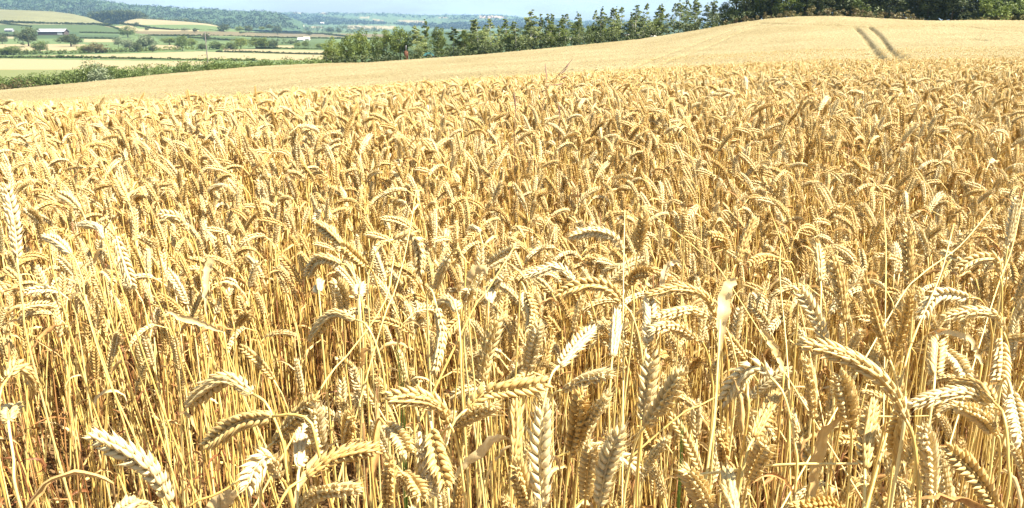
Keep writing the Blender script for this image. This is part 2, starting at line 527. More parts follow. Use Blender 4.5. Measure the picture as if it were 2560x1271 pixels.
def sheet(name, PX, PY, V, mat_, polys, base, kind='structure', alpha=None, label=None):
    nr, nc = V.shape[:2]
    i, j = np.meshgrid(np.arange(nr - 1), np.arange(nc - 1), indexing='ij')
    Fq = np.stack([i * nc + j, i * nc + j + 1, (i + 1) * nc + j + 1, (i + 1) * nc + j], -1).reshape(-1, 4)
    col = paint(PX, PY, polys, base)
    if alpha is not None:
        col[..., 3] = alpha
    me = raw_mesh(name, V.reshape(-1, 3), [Fq], [mat_], [0], True, {'field': ('FLOAT_COLOR', col.reshape(-1, 4))})
    o = link(bpy.data.objects.new(name, me))
    put(o, kind=kind, label=label)
    return o

# rows of the valley beyond the field (distance : row) for the left, the middle and the right
VY = np.array([350, 450, 650, 850, 1000, 1100, 1200, 1300, 1600, 2200, 2700], float)
VA = np.array([173, 150, 120, 105, 90, 80, 70, 62, 64, 72, 78], float)
VB = np.array([173, 150, 120, 107, 101, 98, 95, 92, 86, 80, 77], float)

def valley_row(px, Y):
    t = np.clip((px - 480) / 240.0, 0, 1); t = t * t * (3 - 2 * t)
    return np.interp(Y, VY, VA) * (1 - t) + np.interp(Y, VY, VB) * t

def valley_Y(px, py):
    ys = np.linspace(350, 2700, 400)
    r = valley_row(px, ys)
    k = np.argmax(r <= py)
    return ys[k] if r[k] <= py else 1300.0

# ---- ground: one sheet from under the camera to the far side of the valley
def build_ground():
    near_px = PXS
    rowsY, rowsZ, alpha = [], [], []
    n0 = len(YS)
    cols = len(near_px)
    Yreal = np.stack([stretch(near_px, y) for y in YS])            # rows x cols
    Z = CANZ.T + CZ - WH_H
    edgeZ = Z[-1]
    Yl, Zl, Al = [Yreal[::3]], [Z[::3]], [np.zeros_like(Z[::3])]
    e = np.interp(near_px, PXS, EDGE)
    t = np.clip((near_px - 1500) / 350.0, 0, 1); t = t * t * (3 - 2 * t)
    z350L = row_of(0, 1) * 0 + (350 * np.tan(np.arctan((635.5 - 173) / F) - PITCH) + CZ)
    for s in np.linspace(0.01, 1, 26):
        Y = e + (350 - e) * s
        zl = edgeZ + (z350L - edgeZ) * (1 - (1 - s) ** 2.6)
        zr = edgeZ + 2.0 * s
        Yl.append(Y[None]); Zl.append((zl * (1 - t) + zr * t)[None]); Al.append(np.ones((1, cols)))
    for Y in np.exp(np.linspace(math.log(352), math.log(2700), 260)):
        q = valley_row(near_px, Y)
        z = Y * np.tan(np.arctan((635.5 - q) / F) - PITCH) + CZ
        zr = edgeZ + 2.0 - (Y - 350) * 0.006
        Yl.append(np.full((1, cols), Y)); Zl.append((z * (1 - t) + zr * t)[None]); Al.append(np.ones((1, cols)))
    Yg, Zg, Ag = np.vstack(Yl), np.vstack(Zl), np.vstack(Al)
    d = Yg * math.cos(PITCH) - (Zg - CZ) * math.sin(PITCH)
    V = np.stack([(near_px[None] - 1280) / F * d, Yg, Zg], -1)
    PYg = row_of(Zg, Yg)
    base = np.empty(PYg.shape + (3,)); base[:] = (0.08, 0.11, 0.04)
    base[(Yg < 350)] = (0.11, 0.12, 0.045)
    # a strip behind the camera so that the ground does not stop under it
    back = V[:1].copy(); back[..., 1] = -12; back[..., 0] *= 60
    V = np.concatenate([back, V]); Ag = np.concatenate([Ag[:1], Ag]); PYg = np.concatenate([PYg[:1] * 0 + 9999, PYg]); base = np.concatenate([base[:1], base])
    PXg = np.broadcast_to(near_px[None], PYg.shape)
    PYg = np.where(np.concatenate([Yg[:1], Yg]) < 340, 9999, PYg)
    return sheet('ground', PXg, PYg, V, M_SOIL, POLYS, base, alpha=Ag, label='dry brown soil of the field running down to the farmed valley')
ground = build_ground()

def ground_z_far(px, Y):
    """height of the ground beyond the field edge"""
    i = int(np.clip((px + 900) / 4, 0, len(PXS) - 1))
    e, ez = EDGE[i], CANZ[i, -1] + CZ - WH_H
    t = np.clip((px - 1500) / 350.0, 0, 1); t = t * t * (3 - 2 * t)
    if Y < 350:
        s = max(0.0, (Y - e) / (350 - e))
        z350 = 350 * math.tan(math.atan((635.5 - 173) / F) - PITCH) + CZ
        return (ez + (z350 - ez) * (1 - (1 - s) ** 2.6)) * (1 - t) + (ez + 2 * s) * t
    z = Y * math.tan(math.atan((635.5 - valley_row(px, Y)) / F) - PITCH) + CZ
    return float(z)

# ---- hills behind the valley
def hill(name, px0, px1, crest, base_row, Y0, Y1, polys, base, label, rows=46, step=3.0, rough=0.0, step_out=1.4):
    px = np.arange(px0, px1 + 1, step)
    cx, cy = zip(*crest)
    top = smooth1(np.interp(px, cx, cy), 7)
    br = np.interp(px, *zip(*base_row)) if isinstance(base_row, list) else np.full_like(px, base_row)
    s = np.linspace(0, 1, rows)[:, None]
    prof = 1 - (1 - s) ** 1.5
    PY = br[None] + (top - br)[None] * prof
    Yd = Y0 + (Y1 - Y0) * s + 0 * PY
    V = P(np.broadcast_to(px, PY.shape), PY, Yd)
    if rough:
        r = rng.normal(0, rough, PY.shape); V[..., 2] += r * (0.2 + 0.8 * s)
    # the far side of the hill falls away behind the crest
    b = V[-1].copy(); b[:, 1] *= step_out; b[:, 0] *= step_out; b[:, 2] = -30
    V = np.concatenate([V, b[None]]); PY = np.concatenate([PY, PY[-1:]])
    return sheet(name, np.broadcast_to(px, PY.shape), PY, V, M_LAND, polys, base, label=label)

RIDGE = [(-900, -30), (0, -10), (150, -6), (200, -3), (230, 0), (270, 6), (330, 14), (405, 18), (440, 22), (475, 24), (510, 23), (550, 26), (600, 30), (640, 29), (655, 29), (690, 34), (720, 44), (760, 60)]
FARC = [(420, 34), (600, 34), (690, 35), (730, 31), (780, 35), (820, 32), (870, 35), (900, 34), (960, 34), (1020, 37), (1080, 39), (1130, 38), (1200, 39), (1240, 36), (1262, 39), (1300, 44), (1340, 46), (1370, 45), (1400, 48), (1430, 53), (1480, 54), (1550, 53), (1700, 56), (2300, 60)]
SPUR = [(-900, 10), (-200, 20), (0, 24), (60, 26), (130, 29), (180, 35), (220, 44), (268, 62), (280, 66)]
CREAM = [(286, 70), (300, 60), (320, 51), (345, 47), (400, 50), (470, 55), (520, 60), (552, 67), (565, 78)]
hill('wooded_ridge', -900, 760, RIDGE, [(-900, 70), (300, 74), (600, 74), (760, 79)], 2000, 2900, [], (0.05, 0.08, 0.04), 'long blue green wooded ridge along the skyline', rough=3)
hill('far_hills', 420, 2300, FARC, 80, 2700, 5600, FARP, (0.07, 0.105, 0.05), 'far blue hills patched with pale fields', rough=3)
hill('spur_hill', -900, 280, SPUR, 66, 1280, 1650, [], (0.13, 0.126, 0.06), 'pale olive field sloping up on a rounded spur')
hill('stubble_hill', 286, 565, CREAM, [(286, 74), (340, 70), (420, 78), (565, 80)], 1290, 1560, [], (0.205, 0.17, 0.09), 'cream grain field on a low rounded hill')

# ---- haze
def haze_box():
    V, Fc = box(0, 3300, 70, 18000, 6900, 210)
    me = raw_mesh('haze', V, Fc, [], None, False)
    m = bpy.data.materials.new('haze'); m.use_nodes = True
    n = m.node_tree
    n.nodes.clear()
    o = n.nodes.new('ShaderNodeOutputMaterial')
    v = n.nodes.new('ShaderNodeVolumePrincipled')
    v.inputs['Color'].default_value = (0.30, 0.50, 0.80, 1)
    v.inputs['Density'].default_value = 0.0001
    v.inputs['Anisotropy'].default_value = 0.2
    n.links.new(v.outputs[0], o.inputs['Volume'])
    me.materials.append(m)
    put(link(bpy.data.objects.new('haze', me)), kind='stuff', label='thin blue summer haze over the valley')
HAZE = True
if HAZE:
    haze_box()

# ---- wheat beyond the first metres: the closed top surface of the crop, with wheel tracks pressed into it
TRACKS = [  # (polyline px,py,halfwidth px), depth m, strength of bare colour
    ([(2134, 66, 3), (2150, 80, 5), (2168, 102, 7), (2186, 126, 9), (2210, 156, 13)], 0.4, 0.5),
    ([(2172, 67, 3), (2194, 84, 5), (2212, 106, 6), (2230, 128, 7), (2268, 156, 13)], 0.4, 0.5),
    ([(1560, 178, 3), (1640, 146, 3), (1740, 110, 3), (1830, 76, 2), (1900, 62, 1.5)], 0.12, 0.15),
    ([(1590, 186, 3), (1680, 150, 3), (1780, 113, 3), (1860, 78, 2), (1930, 62, 1.5)], 0.12, 0.15),
    ([(1900, 58, 1.3), (2050, 62, 1.3), (2140, 66, 1.5), (2180, 70, 1.5)], 0.25, 0.35),
    ([(2180, 66, 1.2), (2400, 66, 1.2), (2480, 74, 1.5), (2600, 82, 1.5)], 0.22, 0.3),
    ([(2120, 139, 1.5), (2170, 136, 1.5)], 0.2, 0.3), ([(2236, 136, 1.5), (2290, 130, 1.5)], 0.2, 0.3),
    ([(2420, 98, 2), (2465, 101, 2)], 0.25, 0.4), ([(2360, 127, 1.5), (2450, 128, 2.5), (2460, 124, 2)], 0.2, 0.3),
    ([(250, 240, 1.2), (350, 232, 1.2)], 0.15, 0.2), ([(740, 195, 1.0), (755, 205, 1.0)], 0.12, 0.15),
]
def build_canopy():
    j0 = int(np.argmax(YS > 6.5))
    px = np.arange(-900, 3501, 4.0)
    fine = np.exp(np.concatenate([np.linspace(math.log(6.5), math.log(35), 60)[:-1], np.linspace(math.log(35), math.log(100), 250)]))
    Zr = np.stack([np.interp(np.log(fine), np.log(YS), CANZ[i]) for i in range(len(px))], 1)
    Yr = np.stack([stretch(px, y) for y in fine])
    # keep the far edge exactly on the traced skyline
    sk = np.interp(px, SKY_PX, SKY_PY)
    PYc = 635.5 - F * np.tan(np.arctan2(Zr, Yr) + PITCH)
    t = np.clip((fine - 60) / 40.0, 0, 1)[:, None] ** 2
    PYc = PYc + t * (sk - PYc[-1])[None]
    Zr = Yr * np.tan(np.arctan((635.5 - PYc) / F) - PITCH)
    PXc = np.broadcast_to(px, PYc.shape)
    alpha = np.zeros(PYc.shape)
    drop = np.zeros(PYc.shape)
    for line, depth, bare in TRACKS:
        l = np.array(line, float)
        q = catmull(np.c_[l[:, :2], l[:, 2]], 60)
        for a, b in zip(q[:-1], q[1:]):
            ab = b[:2] - a[:2]
            u = ((PXc - a[0]) * ab[0] + (PYc - a[1]) * ab[1]) / (ab @ ab + 1e-9)
            uc = np.clip(u, 0, 1)
            dist = np.hypot(PXc - a[0] - uc * ab[0], (PYc - a[1] - uc * ab[1]))
            w = np.clip(1.25 - dist / a[2], 0, 1)
            drop = np.maximum(drop, w * depth)
            alpha = np.maximum(alpha, w * bare)
    ragg = rng.uniform(0.5, 1.1, PYc.shape)
    Zr = Zr - drop * ragg
    Zr = Zr + rng.normal(0, 0.018, PYc.shape) * np.clip(fine[:, None] / 40, 0.3, 1)
    Zr[fine < 14] -= 0.05
    d = Yr * math.cos(PITCH) - Zr * math.sin(PITCH)
    V = np.stack([(PXc - 1280) / F * d, Yr, Zr + CZ], -1)
    s = V[-1].copy(); s[:, 1] += 0.3; s[:, 2] -= WH_H
    V = np.concatenate([V, s[None]])
    alpha = np.concatenate([alpha, alpha[-1:]]) * 0.9
    PYc = np.concatenate([PYc, PYc[-1:]]); PXc = np.broadcast_to(px, PYc.shape)
    # bare, rutted parts of the tracks are brown earth with green weed
    o = sheet('wheat_canopy', PXc, PYc * 0 - 999, V, M_CANOPY, [], (0.125, 0.095, 0.038), kind='stuff', alpha=alpha,
              label='smooth golden top of the ripe wheat rolling up to the tree line')
    return o
build_canopy()

# ---------------------------------------------------------------- wheat plants
def floret(k=6, rings=(0.0, 0.18, 0.42, 0.7, 0.9, 1.0)):
    """unit husk: pointed, keeled grain along +Z, length 1, half width 1 (scaled per use)"""
    V, Fc = [], []
    prof = {0.0: 0.25, 0.18: 0.85, 0.42: 1.0, 0.7: 0.62, 0.9: 0.20, 1.0: 0.05}
    for r in rings:
        a = np.arange(k) * 2 * math.pi / k
        V.append(np.stack([np.cos(a) * prof[r], np.sin(a) * prof[r] * 0.72, np.full(k, r)], -1))
    n = len(rings)
    V.append(np.array([[0.25, 0, 1.5]]))                       # the short awn point
    V = np.concatenate(V)
    i, j = np.meshgrid(np.arange(n - 1), np.arange(k), indexing='ij')
    q = np.stack([i * k + j, i * k + (j + 1) % k, (i + 1) * k + (j + 1) % k, (i + 1) * k + j], -1).reshape(-1, 4)
    t = np.stack([(n - 1) * k + np.arange(k), (n - 1) * k + (np.arange(k) + 1) % k, np.full(k, n * k)], -1)
    return V, q, t
FL_HI = floret()
FL_LO = floret(4, (0.0, 0.42, 0.9))

def ear_geo(C, roll=0.0, size=1.0, seed=0, lod=0):
    """a wheat ear along the curve C (first point = neck): two ranks of spikelets, each a fan of husks"""
    r = np.random.default_rng(seed)
    C = catmull(C, 64)
    Ln = np.linalg.norm(np.diff(C, axis=0), axis=1).sum()
    T, N, B = frames(C, roll)
    n = max(12, int(round(Ln / (0.0037 if lod == 0 else 0.0062) / size)))
    TV, TQ, TT = FL_HI if lod == 0 else FL_LO
    g = Geo()
    V, C0 = tube(C[:60:3], 0.0013 * size, 5); g.add(V, C0)
    Ms, Os = [], []
    for i in range(n):
        u = (i + 0.4) / n
        k = min(63, int(u * 63))
        side = 1 if i % 2 else -1
        env = (0.62 + 0.38 * math.sin(math.pi * min(1, u * 1.6 + 0.12) ** 0.9 * 0.5)) * (1.0 - 0.35 * max(0, u - 0.72) / 0.28)
        t, nn, b = T[k], N[k] * side, B[k]
        fan = [(0.0, 0.36, 1.0, 0.0036), (0.85, 0.48, 0.95, 0.0020), (-0.85, 0.48, 0.95, 0.0020)]
        if lod == 0:
            fan += [(0.45, 0.62, 0.74, 0.0012), (-0.45, 0.62, 0.74, 0.0012)]
        for sidew, out, ln, off in fan:
            out = out + 0.05 + r.normal(0, 0.09); sw = sidew * 0.30 + r.normal(0, 0.05)
            d = t + nn * math.tan(out) * 0.95 + b * math.tan(sw)
            if u > 0.93:
                d = t + nn * math.tan(out) * 0.45 + b * math.tan(sw)
            d /= np.linalg.norm(d)
            x = np.cross(b, d); x /= np.linalg.norm(x) + 1e-9
            y = np.cross(d, x)
            L_ = 0.0128 * size * env * ln * r.uniform(0.9, 1.1)
            W_ = 0.0027 * size * env * r.uniform(0.9, 1.12)
            if lod:
                W_ *= 1.35; L_ *= 1.15
            Ms.append(np.stack([x * W_ * 0.85, y * W_, d * L_], 0))
            Os.append(C[k] + nn * off * size * env + b * sidew * 0.0027 * size * env)
    Ms, Os = np.array(Ms), np.array(Os)
    V = np.einsum('vk,nkj->nvj', TV, Ms) + Os[:, None]
    if lod == 0:                                             # longer hair-like points on the upper husks
        long_ = r.random(len(Ms)) < r.uniform(0.1, 0.5)
        V[long_, -1] += Ms[long_][:, 2] * r.uniform(0.1, 1.1, long_.sum())[:, None]
    nv = len(TV)
    off = (np.arange(len(Ms)) * nv)[:, None, None]
    g.add(V.reshape(-1, 3), [(TQ[None] + off).reshape(-1, 4), (TT[None] + off).reshape(-1, 3)])
    return g

def stem_geo(C, r0=0.0016, r1=0.0011, k=6, nodes=(0.25, 0.5, 0.78), n=26):
    C = catmull(C, n)
    u = np.linspace(0, 1, n)
    rad = r0 + (r1 - r0) * u
    for q in nodes:
        rad = rad + 0.0007 * np.exp(-((u - q) / 0.012) ** 2)
    g = Geo()
    V, Fc = tube(C, rad, k); g.add(V, Fc)
    return g

def leaf_geo(p, dirn, length, width, droop, seed, g=None):
    """a dry leaf blade leaving the stem at p, bending over and twisting"""
    r = np.random.default_rng(seed)
    g = g or Geo()
    d = np.asarray(dirn, float); h = np.array([d[0], d[1], 0]); h /= np.linalg.norm(h) + 1e-9
    pts = [np.asarray(p, float)]
    el = math.atan2(d[2], math.hypot(d[0], d[1]))
    n = 11
    side = np.cross(h, [0, 0, 1.0])
    sw = r.normal(0, 0.5)
    for i in range(n):
        el -= droop / n * (0.4 + 1.6 * (i / n))
        q = h * math.cos(el) + np.array([0, 0, 1.0]) * math.sin(el) + side * sw * i / n * 0.35
        pts.append(pts[-1] + q / np.linalg.norm(q) * length / n)
    C = catmull(pts, 16)
    C = C + r.normal(0, width * 0.16, C.shape)
    u = np.linspace(0, 1, 16)
    w = width * np.clip(np.minimum(0.45 + u * 3, (1.02 - u) * 1.9), 0.03, 1) * (1 + 0.1 * np.sin(u * 17 + seed))
    w = w * r.uniform(0.65, 1.2, 16)
    V, Fc = ribbon(C, w, r.uniform(0, 6.28), r.normal(0, 2.2), r.uniform(0.15, 0.7))
    g.add(V, Fc)
    return g

# shape library: (lean of the stem, total bend of the ear, how late it bends)
def stalk_geos(seed, H, form, lod=0):
    """stem from (0,0,0), ear at its top bending towards -X; returns (ear, stem, leaf or None) geometry"""
    r = np.random.default_rng(seed)
    lean = r.uniform(-0.05, 0.10)
    total = {'upright': r.uniform(0.05, 0.45), 'leaning': r.uniform(0.4, 0.85), 'nodding': r.uniform(1.1, 1.8), 'hooked': r.uniform(2.1, 2.8)}[form]
    EL = r.uniform(0.062, 0.098)
    neck = {'upright': 0.09, 'leaning': 0.07, 'nodding': 0.055, 'hooked': 0.06}[form] * r.uniform(0.8, 1.3)
    a0 = lean
    nf = r.uniform(0.25, 0.6)
    pts = [np.array([0.0, 0, 0])]
    curv = []
    n1, n2, n3 = 10, 8, 12
    hs = H - neck * 0.8 - EL * max(0, math.cos(total)) * 0.8
    wob = r.uniform(0, 6.28)
    for i in range(n1):
        a = a0 + 0.03 * math.sin(i * 0.9 + wob)
        pts.append(pts[-1] + np.array([-math.sin(a), 0.02 * math.sin(i + wob), math.cos(a)]) * hs / n1)
    for i in range(n2):
        a = a0 + (total * nf) * ((i + 1) / n2) ** 1.3
        pts.append(pts[-1] + np.array([-math.sin(a), 0, math.cos(a)]) * neck / n2)
    stem = list(pts)
    ear = [pts[-1]]
    sw = r.normal(0, 0.25)
    for i in range(n3):
        a = a0 + total * nf + total * (1 - nf) * ((i + 1) / n3) ** 0.85
        ear.append(ear[-1] + np.array([-math.sin(a), math.sin(a) * sw * i / n3, math.cos(a)]) * EL / n3)
    S, E = np.array(stem), np.array(ear)
    k = H / max(S[:, 2].max(), E[:, 2].max())         # the bend or the tip stands exactly at the crop's height
    S[:, 2] *= k; E[:, 2] = E[:, 2] - E[0, 2] + S[-1, 2]
    ear = E
    if lod == 0:
        sg = stem_geo(S, r.uniform(0.0020, 0.0027), 0.0013)
    else:
        sg = stem_geo(S, 0.0020, 0.0014, 4, (), 9)
    eg = ear_geo(np.array(ear), r.uniform(0, 3.14), r.uniform(0.92, 1.12), seed, lod)
    lg = None
    lg = []
    k = r.choice([0, 0, 1, 1, 2]) if lod == 0 else r.choice([0, 0, 1])
    for j in range(k):
        u = r.uniform(0.35, 0.86)
        p = S[int(u * (n1 + n2))]
        az = r.uniform(0, 6.28)
        lg.append(leaf_geo(p, (math.cos(az), math.sin(az), r.uniform(0.6, 4.0)), r.uniform(0.06, 0.17), r.uniform(0.004, 0.0095), r.uniform(0.8, 4.2), seed * 7 + j))
    return eg, sg, lg

ORD = ['first', 'second', 'third', 'fourth', 'fifth', 'sixth', 'seventh', 'eighth', 'ninth', 'tenth', 'eleventh', 'twelfth', 'thirteenth', 'fourteenth',
       'fifteenth', 'sixteenth', 'seventeenth', 'eighteenth', 'nineteenth', 'twentieth']
FORMS = ['upright', 'leaning', 'upright', 'nodding', 'upright', 'leaning', 'upright', 'hooked', 'leaning', 'upright']
LIB = []
for s in range(40):
    form = FORMS[s % len(FORMS)]
    e, st, lf = stalk_geos(100 + s, WH_H * rng.uniform(0.88, 1.03), form)
    LIB.append((form, e, st, lf))

def collection_of(name, objs):
    c = bpy.data.collections.new(name)
    for o in objs:
        c.objects.link(o)
    return c

def one(lst):
    g = Geo()
    for q in lst:
        off = g.n
        g.v += q.v; g.f += [f + off for f in q.f]; g.m += q.m; g.n += q.n
    return g
def lib_collection(name, geos, mats=WH):
    objs = []
    for i, gs in enumerate(geos):
        gg = [one(g) if isinstance(g, list) else (g if g is not None else Geo()) for g in gs]
        m = merged(gg)
        me = m.mesh('wheat_stalk', mats)
        objs.append(bpy.data.objects.new('wheat_stalk', me))
    return collection_of(name, objs)

COL_NEAR = lib_collection('wheat_near', [(e, s, l) for _, e, s, l in LIB])
geos = []
for s in range(16):
    form = FORMS[s % len(FORMS)]
    e, st, lf = stalk_geos(300 + s, WH_H * rng.uniform(0.90, 1.02), form, 1)
    geos.append((e, st, lf))
COL_FAR = lib_collection('wheat_far', geos)
# bare straws, broken stalks and hanging leaves that fill the lower storey
geos = []
for s in range(16):
    r = np.random.default_rng(500 + s)
    H = r.uniform(0.45, 0.84)
    a = r.uniform(-0.12, 0.12)
    S = np.array([[math.sin(a) * H * t + 0.02 * math.sin(4 * t + s), 0.012 * math.sin(5 * t + s), H * t] for t in np.linspace(0, 1, 9)])
    st = stem_geo(S, r.uniform(0.0020, 0.0028), 0.0014, 6, (0.3, 0.62), 16)
    lf = None
    for j in range(int(r.integers(2, 6))):
        p = S[int(r.uniform(0.15, 0.95) * 8)]; az = r.uniform(0, 6.28)
        lf = leaf_geo(p, (math.cos(az), math.sin(az), r.uniform(0.2, 2.5)), r.uniform(0.06, 0.17), r.uniform(0.003, 0.0085), r.uniform(1.0, 5.0), s * 13 + j, lf)
    geos.append((None, st, lf))
COL_BARE = lib_collection('bare_straw', geos, [M_EAR, M_DEAD_SHADE, M_DLEAF_SHADE])

def scatter(name, pts, rots, scl, idx, coll, label):
    me = bpy.data.meshes.new(name)
    me.vertices.add(len(pts))
    me.vertices.foreach_set('co', np.asarray(pts, np.float32).ravel())
    a = me.attributes.new('rot', 'FLOAT_VECTOR', 'POINT'); a.data.foreach_set('vector', np.asarray(rots, np.float32).ravel())
    a = me.attributes.new('scl', 'FLOAT', 'POINT'); a.data.foreach_set('value', np.asarray(scl, np.float32))
    a = me.attributes.new('idx', 'INT', 'POINT'); a.data.foreach_set('value', np.asarray(idx, np.int32))
    for m in WH:
        me.materials.append(m)
    o = link(bpy.data.objects.new(name, me))
    put(o, kind='stuff', label=label)
    ng = bpy.data.node_groups.new(name, 'GeometryNodeTree')
    ng.interface.new_socket('Geometry', in_out='INPUT', socket_type='NodeSocketGeometry')
    ng.interface.new_socket('Geometry', in_out='OUTPUT', socket_type='NodeSocketGeometry')
    gi, go = ng.nodes.new('NodeGroupInput'), ng.nodes.new('NodeGroupOutput')
    iop = ng.nodes.new('GeometryNodeInstanceOnPoints')
    ci = ng.nodes.new('GeometryNodeCollectionInfo')
    ci.inputs['Collection'].default_value = coll
    ci.inputs['Separate Children'].default_value = True
    ci.inputs['Reset Children'].default_value = True
    def named(nm, typ):
        q = ng.nodes.new('GeometryNodeInputNamedAttribute'); q.data_type = typ; q.inputs['Name'].default_value = nm
        return q.outputs['Attribute']
    er = ng.nodes.new('FunctionNodeEulerToRotation')
    k = ng.links.new
    k(gi.outputs[0], iop.inputs['Points'])
    k(ci.outputs[0], iop.inputs['Instance'])
    iop.inputs['Pick Instance'].default_value = True
    k(named('idx', 'INT'), iop.inputs['Instance Index'])
    k(named('rot', 'FLOAT_VECTOR'), er.inputs[0]); k(er.outputs[0], iop.inputs['Rotation'])
    k(named('scl', 'FLOAT'), iop.inputs['Scale'])
    k(iop.outputs[0], go.inputs[0])
    md = o.modifiers.new('scatter', 'NODES'); md.node_group = ng
    return o

